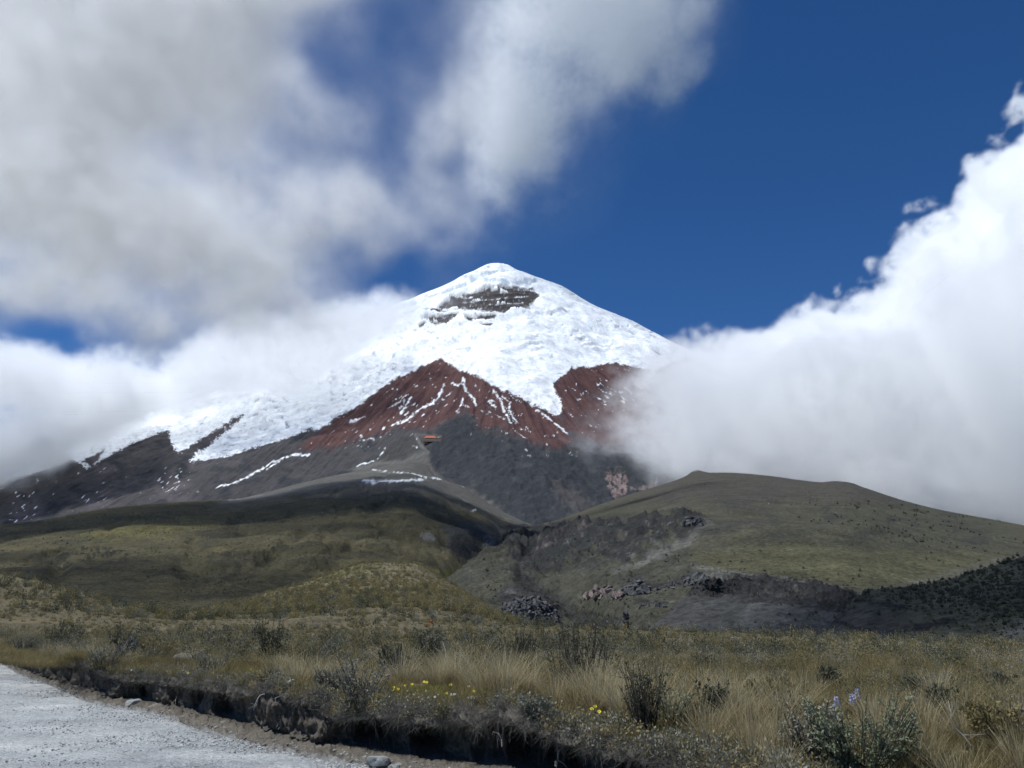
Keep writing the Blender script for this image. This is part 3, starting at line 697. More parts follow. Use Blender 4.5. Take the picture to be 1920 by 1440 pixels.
MOSS = [(800, 1300, 60, 12), (850, 1306, 50, 8), (590, 1288, 28, 7), (745, 1300, 20, 10), (470, 1262, 30, 6), (1200, 1362, 30, 8)]
build_plain()

def build_bank():
    px1 = np.concatenate([np.linspace(-300, 0, 60, endpoint=False), np.linspace(0, 1300, 900), np.linspace(1304, 2400, 120)])
    ly, lz, fy, rec = lip_Y(px1), lip_Z(px1), foot_Y(px1), tab(REC, px1)
    w = ly - fy
    xw = col_x(px1, ly, lz)
    s = np.concatenate([[0], np.cumsum(np.hypot(np.diff(xw), np.diff(ly)))])
    wob = fbm(s / .5, s * 0, 4, 401)
    rec = np.clip(rec * (.85 + .9 * fbm(s / .9, s * 0 + 3, 3, 403)), -.4, 1.2)
    prof = []
    zt = lz + .13
    for dy_, z_ in ((.55, None), (.3, None), (.12, None)):
        z_ = plain_z(px1, ly + dy_); prof.append((ly + dy_, z_ + .012))
    prof += [(ly - .02 + .05 * wob, zt - .01), (ly - .10 + .05 * wob, lz + .07), (ly - .12 + .05 * wob, lz), (ly - .04, lz - .045), (ly + rec * .45, lz - .06), (ly + rec, lz * .78), (ly + rec * 1.05, lz * .55), (ly + rec * .9, lz * .36), (ly + rec * .5, lz * .25),
             (ly - w * .05, lz * .19), (ly - w * .3, .085), (ly - w * .6, .05), (ly - w * .85, .02), (fy, .005), (fy - .25, -.02), (fy - .5, -.06)]
    P = np.array([[a + 0 * px1, b + 0 * px1] for a, b in prof])            # k,2,n
    kk = np.linspace(0, len(prof) - 1, 76)
    YZ = pchip(np.arange(len(prof)), P, kk)
    Yb = YZ[:, 0].T; Zb = YZ[:, 1].T
    PX = np.repeat(px1[:, None], len(kk), 1); K = np.repeat(kk[None], len(px1), 0); SS = np.repeat(s[:, None], len(kk), 1)
    X = col_x(PX, Yb, Zb)
    V = K * .12
    n = fbm(SS / .22, V / .22, 5, 411, .6); nb = fbm(SS / .9, V / .6, 4, 413); r = ridged(SS / .16, V / .3, 4, 415)
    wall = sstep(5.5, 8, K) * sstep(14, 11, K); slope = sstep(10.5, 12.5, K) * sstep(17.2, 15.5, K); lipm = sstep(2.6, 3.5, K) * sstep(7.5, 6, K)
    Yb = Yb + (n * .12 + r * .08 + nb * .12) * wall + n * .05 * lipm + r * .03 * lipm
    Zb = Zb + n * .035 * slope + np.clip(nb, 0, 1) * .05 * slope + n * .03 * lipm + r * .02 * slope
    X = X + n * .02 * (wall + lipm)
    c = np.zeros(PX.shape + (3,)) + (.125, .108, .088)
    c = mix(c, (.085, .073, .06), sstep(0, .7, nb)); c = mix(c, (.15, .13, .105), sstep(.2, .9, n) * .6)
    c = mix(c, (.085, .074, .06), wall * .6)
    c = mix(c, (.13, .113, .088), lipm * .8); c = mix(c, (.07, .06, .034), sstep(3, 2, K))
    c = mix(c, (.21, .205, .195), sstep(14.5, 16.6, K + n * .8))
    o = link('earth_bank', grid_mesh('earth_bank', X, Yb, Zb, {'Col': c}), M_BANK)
    return tag(o, 'undercut dark earth bank along the gravel road', kind='structure')
BANK = build_bank()

def build_road():
    px1 = np.concatenate([np.linspace(-300, 0, 40, endpoint=False), np.linspace(0, 760, 330, endpoint=False), np.linspace(760, 2400, 80)])
    fy = foot_Y(px1) + .06
    n = 170
    near = np.minimum(fy - 1, 2.2)
    t = np.linspace(0, 1, n)
    Y = np.exp(np.log(near)[:, None] + (np.log(fy) - np.log(near))[:, None] * t[None])
    PX = np.repeat(px1[:, None], n, 1)
    X = col_x(PX, Y, 0)
    e = fy[:, None] - Y
    Z = fbm(X / 1.4, Y / 1.4, 3, 501) * .018 + fbm(X / .25, Y / .25, 4, 503) * .009 + .004
    Z = Z * sstep(0, .25, e) - .012 * sstep(.2, 0, e)
    n1 = fbm(X / 2.6, Y / .9, 4, 505); n2 = fbm(X / .5, Y / .4, 4, 507)
    c = np.zeros(PX.shape + (3,)) + (.40, .407, .40)
    c = mix(c, (.53, .53, .51), sstep(.1, .7, n1)); c = mix(c, (.29, .30, .30), sstep(.1, .8, -n1 + .3 * n2) * .8)
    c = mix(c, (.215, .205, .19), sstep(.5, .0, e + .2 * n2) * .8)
    o = link('road', grid_mesh('road', X, Y, Z, {'Col': c}), M_ROAD)
    tag(o, 'pale grey gravel road curving along the foot of the bank', kind='structure')
    # the rest of the road, behind and left of the camera
    xs, ys = np.meshgrid(np.linspace(-60, 5, 60), np.linspace(-40, 60, 60), indexing='ij')
    return o
build_road()
gv = 40000
ground = link('ground', raw_mesh('ground', [(-gv, -gv, -70), (gv, -gv, -70), (gv, gv, -70), (-gv, gv, -70)], [(0, 1, 2, 3)], {'Col': np.array([(.08, .075, .045)] * 4)}), M_HILL)
tag(ground, 'low ground under the hills', kind='structure')
print('terrain %.1fs' % (time.time() - T0))

# ------------------------------------------------------------------ clouds: real volumes of vapour
def _up(n, m, freq, shift):
    t = np.linspace(0, freq, n) + shift
    i = np.floor(t).astype(int); f = t - i
    W = np.zeros((n, m), np.float32)
    for k, wk in enumerate(((1-f)**3/6, (3*f**3-6*f**2+4)/6, (-3*f**3+3*f**2+3*f+1)/6, f**3/6)):
        W[np.arange(n), np.clip(i + k, 0, m - 1)] += wk
    return W
def fbm3(shape, size, base, octs, seed, gain=.5, billow=False):
    rng = np.random.default_rng(seed); out = np.zeros(shape, np.float32); a = 1; tot = 0
    for o in range(octs):
        cell = base / 2**o
        fr = [s / cell for s in size]; m = [int(math.ceil(f)) + 5 for f in fr]
        if max(f / n for f, n in zip(fr, shape)) > .75: break
        R = rng.standard_normal(m).astype(np.float32)
        for ax in range(3):
            R = np.moveaxis(np.tensordot(_up(shape[ax], m[ax], fr[ax], rng.random()), R, axes=(1, ax)), 0, ax)
        R /= R.std() + 1e-9
        if billow: R = (.8 - np.abs(R)) * 1.6
        out += a * R; tot += a * a; a *= gain
    return out / math.sqrt(tot)
def cloud_mat(lo, hi):
    m, N, L = new_mat('cloud_vapour')
    pv = N('ShaderNodeVolumePrincipled'); mo = N('ShaderNodeOutputMaterial'); L(pv.outputs[0], mo.inputs['Volume'])
    pv.inputs['Color'].default_value = (1, 1, 1, 1); pv.inputs['Density'].default_value = .005; pv.inputs['Anisotropy'].default_value = .2
    tc = N('ShaderNodeTexCoord'); n = N('ShaderNodeTexNoise'); n.inputs['Scale'].default_value = .022; n.inputs['Detail'].default_value = 4.0; n.inputs['Roughness'].default_value = .62
    mr = N('ShaderNodeMapRange'); mr.inputs[1].default_value = .38; mr.inputs[2].default_value = .62; mr.inputs[3].default_value = lo; mr.inputs[4].default_value = hi
    L(tc.outputs['Object'], n.inputs['Vector']); L(n.outputs[0], mr.inputs[0]); L(mr.outputs[0], pv.inputs['Density'])
    return m
M_CLOUD = cloud_mat(.0005, .0095); M_SHEET = cloud_mat(.0028, .0072)
def make_cloud(name, label, lo, hi, vox, fn, mat=None):
    mat = mat or M_CLOUD
    t0 = time.time()
    size = [h - l for l, h in zip(lo, hi)]
    n = [max(8, int(round(s / v)) + 1) for s, v in zip(size, vox)]
    ax = [np.linspace(l, h, k).astype(np.float32) for l, h, k in zip(lo, hi, n)]
    X, Y, Z = np.meshgrid(*ax, indexing='ij')
    D = (200 * np.maximum(fn(X, Y, Z, n, size), 0)).astype(np.float32)
    for q in range(3):
        for e in (0, -1):
            sl_ = [slice(None)] * 3; sl_[q] = e; D[tuple(sl_)] = 0
    lm = bpy.data.meshes.new(name + '_lattice'); lm.vertices.add(D.size)
    lm.attributes.new('dens', 'FLOAT', 'POINT').data.foreach_set('value', D.ravel())
    lo_o = bpy.data.objects.new(name + '_lattice', lm)
    vd = bpy.data.volumes.new(name); vo = bpy.data.objects.new(name, vd); COL.objects.link(vo)
    vd.materials.append(mat)
    ng = bpy.data.node_groups.new(name + '_nodes', 'GeometryNodeTree')
    ng.interface.new_socket('Geometry', in_out='INPUT', socket_type='NodeSocketGeometry')
    ng.interface.new_socket('Geometry', in_out='OUTPUT', socket_type='NodeSocketGeometry')
    N = ng.nodes.new; L = ng.links.new
    go = N('NodeGroupOutput'); vc = N('GeometryNodeVolumeCube'); oi = N('GeometryNodeObjectInfo'); oi.inputs[0].default_value = lo_o
    vc.inputs['Min'].default_value = lo; vc.inputs['Max'].default_value = hi
    for a_, k in zip('XYZ', n): vc.inputs['Resolution ' + a_].default_value = k
    def vm(op, a, b=None):
        m = N('ShaderNodeVectorMath'); m.operation = op
        for i, v in enumerate((a, b)):
            if v is None: continue
            if isinstance(v, tuple): m.inputs[i].default_value = v
            else: L(v, m.inputs[i])
        return m.outputs['Value'] if op == 'DOT_PRODUCT' else m.outputs['Vector']
    q = vm('SUBTRACT', N('GeometryNodeInputPosition').outputs[0], tuple(lo))
    q = vm('MULTIPLY', q, tuple((k - 1) / s for k, s in zip(n, size)))
    q = vm('FLOOR', vm('ADD', q, (.5, .5, .5)))
    q = vm('DOT_PRODUCT', q, (float(n[1] * n[2]), float(n[2]), 1.0))
    si = N('GeometryNodeSampleIndex'); si.data_type = 'FLOAT'; si.domain = 'POINT'; si.clamp = True
    na = N('GeometryNodeInputNamedAttribute'); na.data_type = 'FLOAT'; na.inputs[0].default_value = 'dens'
    f2i = N('FunctionNodeFloatToInt'); f2i.rounding_mode = 'ROUND'
    L(oi.outputs['Geometry'], si.inputs['Geometry']); L(na.outputs[0], si.inputs['Value']); L(q, f2i.inputs[0]); L(f2i.outputs[0], si.inputs['Index'])
    L(si.outputs[0], vc.inputs['Density'])
    sm = N('GeometryNodeSetMaterial'); sm.inputs['Material'].default_value = mat
    L(vc.outputs[0], sm.inputs[0]); L(sm.outputs[0], go.inputs[0])
    vo.modifiers.new('vapour', 'NODES').node_group = ng
    tag(vo, label, 'cloud')
    print(name, n, '%.1fs' % (time.time() - t0), float(D.max()))
    return vo
def pix_table(fn, x0, x1, y0, y1, st=6):
    xs = np.arange(x0, x1 + st, st); ys = np.arange(y0, y1 + st, st)
    A, B = np.meshgrid(xs, ys, indexing='ij'); Tb = fn(A.astype(float), B.astype(float)).astype(np.float32)
    def look(px, py):
        u = np.clip((px - x0) / st, 0, len(xs) - 1.001); v = np.clip((py - y0) / st, 0, len(ys) - 1.001)
        i = u.astype(np.int32); j = v.astype(np.int32); u = u - i; v = v - j
        return Tb[i, j]*(1-u)*(1-v) + Tb[i+1, j]*u*(1-v) + Tb[i, j+1]*(1-u)*v + Tb[i+1, j+1]*u*v
    return look
# right: the cumulus bank that hides the right flank
RC = [(1075, 845), (1100, 810), (1150, 775), (1195, 725), (1235, 680), (1280, 655), (1335, 652), (1390, 625), (1450, 600), (1520, 595), (1590, 600), (1650, 575), (1675, 520), (1725, 455), (1765, 425), (1812, 400), (1825, 350), (1855, 318), (1888, 272), (1935, 226), (2100, 110), (2700, 0), (2700, 1150), (1920, 1010), (1580, 935), (1400, 915), (1250, 895), (1120, 875)]
rc_look = pix_table(lambda a, b: sdf_poly(a, b, RC), 900, 2700, -100, 1200)
def right_cloud(X, Y, Z, n, size):
    px, py = proj(X, Y, Z)
    s = rc_look(px, py)
    big = fbm3(n, size, 420, 3, 1); bil = fbm3(n, size, 190, 5, 2, .62, True); fin = fbm3(n, size, 90, 4, 3, .6)
    dy = (Y - 2650) / 760
    e = s / 42 - 1.6 * dy * dy + (.5 * big + .75 * bil + .42 * fin)
    soft = .12 + 1.25 * sstep(500, 850, py) * sstep(1500, 1150, px)
    return .0095 * np.clip(1 + .45 * bil, .3, 2) * (1 - .66 * sstep(10, 120, s) * sstep(330, 560, py)) * np.clip((e - .05 + .25 * sstep(1420, 1250, px) + .4 * sstep(1400, 1200, px) * sstep(740, 830, py)) / (.25 + 2 * soft), 0, 1) ** 1.2 * (.45 + .55 * sstep(1100, 1450, px))
make_cloud('cloud', 'white cumulus cloud bank swallowing the right flank of the volcano', (100, 1720, 60), (2500, 3500, 2250), (7.5, 19, 7), right_cloud)
# left: the bank lying on the left shoulder of the cone
LC = [(-700, 640), (0, 655), (60, 668), (110, 692), (165, 694), (230, 682), (300, 700), (360, 668), (420, 640), (480, 612), (540, 598), (600, 600), (680, 578), (745, 563), (760, 575), (720, 615), (650, 650), (600, 690), (560, 715), (440, 735), (360, 752), (280, 780), (200, 815), (130, 845), (60, 880), (0, 905), (-700, 1020)]
lc_look = pix_table(lambda a, b: sdf_poly(a, b, LC), -700, 900, 400, 1100)
wisp = pix_table(lambda a, b: np.maximum(sdf_poly(a, b, [(590, 730), (620, 690), (670, 665), (705, 662), (700, 690), (660, 715), (610, 742)]), -60), -700, 900, 400, 1100)
def left_cloud(X, Y, Z, n, size):
    px, py = proj(X, Y, Z)
    s = lc_look(px, py)
    big = fbm3(n, size, 420, 3, 11); bil = fbm3(n, size, 200, 5, 12, .6, True)
    dy = (Y - 3150) / 330
    e = s / 24 + .45 - 1.1 * dy * dy + .5 * big + .55 * bil
    d = .0085 * np.clip((e + .7) / 1.8, 0, 1) ** 1.2 * (.6 + .4 * sstep(600, 300, px)) * (1 - .78 * sstep(20, 110, s) * sstep(420, 200, px))
    d2 = .0022 * np.clip(wisp(px, py) / 18 + .6 + .5 * bil - ((Y - 2950) / 150)**2, 0, 1)
    return np.maximum(d, d2)
make_cloud('cloud', 'white cloud resting on the left shoulder of the snow slope', (-2900, 2700, 250), (-350, 3650, 1450), (15, 20, 11), left_cloud)
# upper left: the big grey sheet and the band that trails to the right
OPX = np.arange(-360, 1560, 120)
OPY = [-420, -120, 0, 90, 180, 270, 360, 450, 540, 630, 720]
OPT = np.array([
    [9, 9, 9, 9, 9, 9, 9, 9, 8, 5, 3, 2, 2, 1, 0, 0],
    [9, 9, 9, 9, 9, 9, 9, 9, 8, 5, 3, 5, 6.5, 6, 3, 0],
    [9, 9, 9, 9, 9, 9, 9, 9, 8, 4, 2.5, 6, 7, 6, 3, 0],
    [9, 9, 9, 9, 9, 9, 9, 8, 5.5, 4.5, 5, 7, 7.5, 5, 1.5, 0],
    [9, 9, 9, 9, 9, 9, 9, 8, 4, 3.5, 6, 7, 6.5, 2.5, 0, 0],
    [9, 9, 9, 9, 9, 9, 9, 7.5, 4.5, 2, 4.5, 5, 3.5, .8, 0, 0],
    [9, 9, 9, 9, 9, 9, 9, 8, 6, 4, 4, 2.5, .8, 0, 0, 0],
    [8, 8, 8, 8, 8, 8, 8, 8, 6, 5, 3.5, 1, 0, 0, 0, 0],
    [7, 7, 7, 6.5, 6, 7, 7, 7, 6, 4, 1.5, 0, 0, 0, 0, 0],
    [4, 4, 4, 2, 0, 3, 4, 2.5, 1.5, .5, 0, 0, 0, 0, 0, 0],
    [1, 1, 1, 0, 0, 0, 1, 0, 0, 0, 0, 0, 0, 0, 0, 0]], float).T
_oc = pchip(OPX.astype(float), OPT, np.arange(-360, 1441, 6.))
_oc = pchip(np.array(OPY, float), _oc.T, np.arange(-420, 721, 6.)).T
def op_look(px, py):
    return _oc[np.clip(((px + 360) / 6).astype(np.int32), 0, _oc.shape[0] - 1), np.clip(((py + 420) / 6).astype(np.int32), 0, _oc.shape[1] - 1)]
def upper_cloud(X, Y, Z, n, size):
    px, py = proj(X, Y, Z)
    w1 = fbm3(n, size, 110, 4, 21) * 34; w2 = fbm3(n, size, 110, 4, 22) * 26
    a = op_look(px + w1, py + w2) / 10
    a = np.where((px > 1410) | (py > 715), 0, a) * sstep(960, 830, px)
    big = fbm3(n, size, 220, 3, 23); fin = fbm3(n, size, 90, 6, 24, .62)
    # overhead, out of the frame: unseen pieces added to cast shade on chosen hill ground
    el = np.arctan2(Z - CAMZ, np.maximum(Y, 1)); over = sstep(math.radians(45), math.radians(49), el)
    gx, gy = X - SUN[0] / SUN[2] * Z, Y - SUN[1] / SUN[2] * Z
    piece = np.zeros_like(a)
    for cx, cy, rx, ry, st_ in SHADE:
        piece = np.maximum(piece, st_ * sstep(1.3, .6, np.hypot((gx - cx) / rx, (gy - cy) / ry) + .22 * big + .1 * fin))
    a = a * (1 - over) + piece * over * .93
    nz = (.16 * big + .30 * fbm3(n, size, 150, 6, 25, .66)) * sstep(0, .16, a) * (1 - .55 * sstep(.75, .95, a))
    a = np.where(over > .5, a, .5 * a + .5 * sstep(.1, .95, a + nz))
    tau = -np.log(1 - np.clip(a * 1.04, 0, .97))
    dz = (Z - (850 - np.where(Y > 900, .5, .18) * (Y - 900)) - 22 * big) / 62
    sl = np.where(el > .8, 1.0, np.sin(el) + .45 * np.cos(el))
    return tau * sl / 110 * np.exp(-dz * dz) * np.clip(1 + (.2 * big + .4 * fin) * (1.3 - a), 0, 3)
SHADE = [(112, 150, 62, 38, .88), (190, 175, 90, 60, .88), (-215, 430, 120, 85, .72), (-90, 560, 110, 60, .4), (-70, 760, 170, 90, .5), (-420, 560, 120, 60, .5)]  # ground spots that the added overhead cloud pieces are shaped to shade
make_cloud('cloud', 'broad grey cloud sheet filling the upper left sky', (-1350, -200, 380), (420, 1760, 1160), (8.5, 10, 8.5), upper_cloud, M_SHEET)
def band_cloud(X, Y, Z, n, size):
    px, py = proj(X, Y, Z)
    w1 = fbm3(n, size, 460, 5, 31) * 34; w2 = fbm3(n, size, 460, 5, 32) * 28
    a = op_look(px + w1, py + w2) / 10 * sstep(830, 960, px) * sstep(1415, 1310, px)
    a = np.where((px > 1420) | (py > 600), 0, a)
    fin = fbm3(n, size, 360, 6, 33, .64)
    a = .45 * a + .55 * sstep(.1, .9, a + .3 * fin * sstep(0, .16, a))
    dy = (Y - 4400 - 80 * fin) / 270
    return -np.log(1 - np.clip(a, 0, .93)) / 480 * np.exp(-dy * dy) * np.clip(1 + .4 * fin, 0, 3)
make_cloud('cloud', 'torn white cloud band trailing to the right above the summit', (-560, 3650, 1900), (1750, 5150, 5000), (14, 26, 15), band_cloud, M_SHEET)
print('clouds %.1fs' % (time.time() - T0))
# ------------------------------------------------------------------ plants: mesh builders
def norm(v): return v / (np.linalg.norm(v, axis=-1, keepdims=True) + 1e-9)
def blades(seed, n, h, rad, lean, width, hvar=.35, droop=.5, segs=3):
    """a clump of n tapering curved blades: one mesh, attributes tip and rnd"""
    g = np.random.default_rng(seed)
    a = g.uniform(0, 2 * math.pi, n); r = rad * np.sqrt(g.random(n))
    base = np.stack([np.cos(a) * r, np.sin(a) * r, np.full(n, -.02)], 1)
    aa = a + g.normal(0, .7, n)
    out = np.stack([np.cos(aa), np.sin(aa), np.zeros(n)], 1)
    L = h * (1 + hvar * g.normal(0, 1, n)).clip(.35, 1.8)
    le = lean * g.uniform(.1, 1.2, n)
    side = norm(np.stack([-np.sin(aa + g.normal(0, .9, n)), np.cos(aa + g.normal(0, .9, n)), np.zeros(n)], 1))
    V, Fc, tip = [], [], []
    for k in range(segs + 1):
        t = k / segs
        p = base + out * (L * le * (t * .6 + droop * t * t))[:, None] + np.array([0, 0, 1.]) * (L * (t - .28 * droop * le * t * t * 1.6))[:, None]
        w = width * (1 - .85 * t) * .5
        V += [p - side * w, p + side * w]; tip += [np.full(n, t)] * 2
    V = np.stack(V, 1).reshape(-1, 3); tip = np.stack(tip, 1).ravel()
    m = 2 * (segs + 1); o = np.arange(n)[:, None] * m
    for k in range(segs):
        q = o + np.array([2*k, 2*k + 1, 2*k + 3, 2*k + 2])[None]; Fc.append(q)
    return V, np.concatenate(Fc), tip, np.repeat(g.random(n), m)
def tubes(paths, sides=4):
    """paths: list of (points, radii) -> V, quads"""
    V, Fc = [], []; o = 0
    for P, R in paths:
        P = np.asarray(P, float); n = len(P)
        T = norm(np.gradient(P, axis=0))
        ref = np.array([.31, .95, .12]); A = norm(np.cross(T, ref)); B = np.cross(T, A)
        an = np.arange(sides) * 2 * math.pi / sides
        ring = P[:, None] + (A[:, None] * np.cos(an)[None, :, None] + B[:, None] * np.sin(an)[None, :, None]) * np.asarray(R)[:, None, None]
        V.append(ring.reshape(-1, 3))
        for k in range(n - 1):
            for s in range(sides):
                Fc.append((o + k*sides + s, o + k*sides + (s+1) % sides, o + (k+1)*sides + (s+1) % sides, o + (k+1)*sides + s))
        o += n * sides
    return np.concatenate(V), np.array(Fc)
def leaf_quads(P, D, size, g, wide=.45):
    """small folded leaves at points P pointing along D"""
    n = len(P)
    D = norm(D); S_ = norm(np.cross(D, g.normal(0, 1, (n, 3))))
    s = size * g.uniform(.6, 1.3, n)[:, None]
    V = np.stack([P, P + D * s * .5 - S_ * s * wide * .5, P + D * s, P + D * s * .5 + S_ * s * wide * .5], 1).reshape(-1, 3)
    Fc = np.arange(4 * n).reshape(n, 4)
    return V, Fc
def stems_of(seed, nst, h, w, upright=.6, kink=.08, segs=5, r0=.006):
    g = np.random.default_rng(seed); paths = []
    for i in range(nst):
        a = g.uniform(0, 2 * math.pi); b = np.array([math.cos(a), math.sin(a), 0]) * g.uniform(0, .25) * w
        u = np.array([math.cos(a) * (1 - upright), math.sin(a) * (1 - upright), .5 + upright]); u /= np.linalg.norm(u)
        L = h * g.uniform(.55, 1.05) / u[2]
        P = [b + np.array([0, 0, -.03])]
        for k in range(segs):
            u = norm(u + g.normal(0, kink, 3)); P.append(P[-1] + u * L / segs)
        P = np.array(P)
        sc = w * .5 / max(1e-3, np.hypot(P[:, 0], P[:, 1]).max()); 
        if sc < 1: P[:, :2] *= sc
        paths.append((P, np.linspace(r0, r0 * .35, segs + 1)))
    return paths
def shrub_meshes(seed, h, w, nst, leaves, lsize, upright=.6, stem_mat=None, leaf_mat=None, lo=.25, wide=.45, r0=.006):
    g = np.random.default_rng(seed + 999)
    paths = stems_of(seed, nst, h, w, upright, r0=r0)
    side = []
    for P, R in paths:          # side twigs
        for q in range(3):
            k = g.integers(1, len(P) - 1); d = norm(P[k + 1] - P[k] + g.normal(0, .5, 3)); L = h * g.uniform(.12, .3)
            side.append((np.array([P[k], P[k] + d * L * .5, P[k] + d * L + np.array([0, 0, L * .15])]), np.array([R[k] * .7, R[k] * .5, R[k] * .25])))
    allp = paths + side
    V, Fc = tubes(allp, 3)
    sm = raw_mesh('stems', V, Fc); sm.materials.append(stem_mat or M_STEM)
    Ps, Ds = [], []
    for i in range(leaves):
        P = allp[g.integers(0, len(allp))][0]
        t = g.uniform(lo, 1) * (len(P) - 1); k = min(int(t), len(P) - 2); p = P[k] + (P[k + 1] - P[k]) * (t - k)
        Ps.append(p); Ds.append(norm(P[k + 1] - P[k]) * .9 + g.normal(0, .75, 3))
    Ps = np.array(Ps); V, Fc = leaf_quads(Ps, np.array(Ds), lsize, g, wide)
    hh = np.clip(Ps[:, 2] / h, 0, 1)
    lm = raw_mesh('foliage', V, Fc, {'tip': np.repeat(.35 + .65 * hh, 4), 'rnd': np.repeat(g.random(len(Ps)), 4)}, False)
    lm.materials.append(leaf_mat or M_DARK)
    return sm, lm
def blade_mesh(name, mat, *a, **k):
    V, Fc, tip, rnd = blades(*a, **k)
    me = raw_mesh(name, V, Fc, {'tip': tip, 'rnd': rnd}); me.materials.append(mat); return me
def rock_mesh(name, seed, mat, sub=3, jag=.22, flat=.75):
    bm = bmesh.new(); bmesh.ops.create_icosphere(bm, subdivisions=sub, radius=1)
    V = np.array([v.co[:] for v in bm.verts]); g = np.random.default_rng(seed)
    for k in range(9):                                   # facets: cut the ball with planes
        n = norm(g.normal(0, 1, 3)); d = V @ n; lim = g.uniform(.45, .8)
        V = V - np.clip(d - lim, 0, None)[:, None] * n * .92
    V = V * (1 + jag * .5 * fbm(V[:, 0] * 1.7 + seed, V[:, 1] * 1.7 + V[:, 2] * 1.3, 3, seed)[:, None]) * np.array([1, 1, flat])
    for v, c in zip(bm.verts, V): v.co = c
    me = bpy.data.meshes.new(name); bm.to_mesh(me); bm.free(); me.materials.append(mat)
    me.polygons.foreach_set('use_smooth', np.zeros(len(me.polygons), bool))
    return me
def scatter(name, label, meshes, pts, scale, rotz, tilt=None, pick=None):
    """a mass nobody could count: copies of a few small meshes spread over the land as one object"""
    c = bpy.data.collections.new(name + '_kinds')
    for i, m in enumerate(meshes): c.objects.link(bpy.data.objects.new('%s_kind_%02d' % (name, i), m))
    n = len(pts); g = np.random.default_rng(n)
    me = bpy.data.meshes.new(name); me.vertices.add(n); me.vertices.foreach_set('co', np.asarray(pts, np.float32).ravel())
    me.attributes.new('size', 'FLOAT', 'POINT').data.foreach_set('value', np.asarray(scale, np.float32))
    rot = np.zeros((n, 3), np.float32); rot[:, 2] = rotz
    if tilt is not None: rot[:, 0] = tilt[0]; rot[:, 1] = tilt[1]
    me.attributes.new('turn', 'FLOAT_VECTOR', 'POINT').data.foreach_set('vector', rot.ravel())
    me.attributes.new('pick', 'INT', 'POINT').data.foreach_set('value', np.asarray(pick if pick is not None else g.integers(0, len(meshes), n), np.int32))
    o = link(name, me)
    ng = bpy.data.node_groups.new(name + '_spread', 'GeometryNodeTree')
    ng.interface.new_socket('Geometry', in_out='INPUT', socket_type='NodeSocketGeometry')
    ng.interface.new_socket('Geometry', in_out='OUTPUT', socket_type='NodeSocketGeometry')
    N = ng.nodes.new; L = ng.links.new
    gi = N('NodeGroupInput'); go = N('NodeGroupOutput'); ip = N('GeometryNodeInstanceOnPoints'); ci = N('GeometryNodeCollectionInfo')
    ci.inputs['Collection'].default_value = c; ci.inputs['Separate Children'].default_value = True; ci.inputs['Reset Children'].default_value = True
    def attr(nm, ty):
        a = N('GeometryNodeInputNamedAttribute'); a.data_type = ty; a.inputs[0].default_value = nm; return a.outputs[0]
    L(gi.outputs[0], ip.inputs['Points']); L(ci.outputs[0], ip.inputs['Instance']); ip.inputs['Pick Instance'].default_value = True
    L(attr('pick', 'INT'), ip.inputs['Instance Index'])
    er = N('FunctionNodeEulerToRotation'); L(attr('turn', 'FLOAT_VECTOR'), er.inputs[0]); L(er.outputs[0], ip.inputs['Rotation'])
    L(attr('size', 'FLOAT'), ip.inputs['Scale']); L(ip.outputs[0], go.inputs[0])
    o.modifiers.new('spread', 'NODES').node_group = ng
    return tag(o, label, kind='stuff')
RG = np.random.default_rng(77)
def turf_pt(px, Y):
    x, y, z = turf(np.array([float(px)]), np.array([float(Y)])); return float(x[0]), float(y[0]), float(z[0])
def turf_from_pixel(px, py):
    """the turf point seen at a pixel"""
    Ys = np.exp(np.linspace(math.log(float(lip_Y(np.array([px]))[0]) + .02), math.log(120), 900))
    x, y, z = turf(np.full(900, float(px)), Ys); q = proj(x, y, z)[1]
    k = int(np.argmin(np.abs(q - py))); return float(x[k]), float(y[k]), float(z[k])
def px_m(Y): return Y * 1.035 / F           # metres per photo pixel near the ground at distance Y

# ------------------------------------------------------------------ tussocks: the mass, then the nearest as single things
straw = [blade_mesh('straw_tussock', M_STRAW, 10 + i, 120, .40 + .05 * (i % 3), .13, .75, .0075) for i in range(5)]
olive = [blade_mesh('olive_tussock', M_OLIVE, 30 + i, 110, .34 + .05 * (i % 3), .14, .7, .008) for i in range(5)]
strawL = [blade_mesh('straw_tuft', M_STRAW, 50 + i, 42, .38, .17, .7, .022, segs=2) for i in range(4)]
oliveL = [blade_mesh('olive_tuft', M_OLIVE, 60 + i, 42, .33, .18, .7, .024, segs=2) for i in range(4)]
shortg = [blade_mesh('short_grass', M_OLIVE, 70 + i, 60, .11, .14, .8, .006, segs=2) for i in range(4)]
def leafball(seed, mat, n, lsize, h=1.0, w=1.0):
    g = np.random.default_rng(seed); P = norm(g.normal(0, 1, (n, 3))) * (g.random((n, 1))**.45); P[:, 2] = np.abs(P[:, 2])
    P = P * np.array([w * .5, w * .5, h]) * (1 + .25 * g.normal(0, 1, (n, 1)))
    V, Fc = leaf_quads(P, P + np.array([0, 0, .4]) + g.normal(0, .4, (n, 3)), lsize, g, .6)
    me = raw_mesh('scrub', V, Fc, {'tip': np.repeat(np.clip(.25 + P[:, 2] / h, 0, 1), 4), 'rnd': np.repeat(g.random(n), 4)}, False); me.materials.append(mat); return me
scrubD = [leafball(80 + i, M_DARK, 130, .13) for i in range(3)]
scrubG = [leafball(84 + i, M_GREY, 130, .12) for i in range(2)]
scrubO = [leafball(88 + i, M_OLIVE, 130, .14, .8) for i in range(3)]
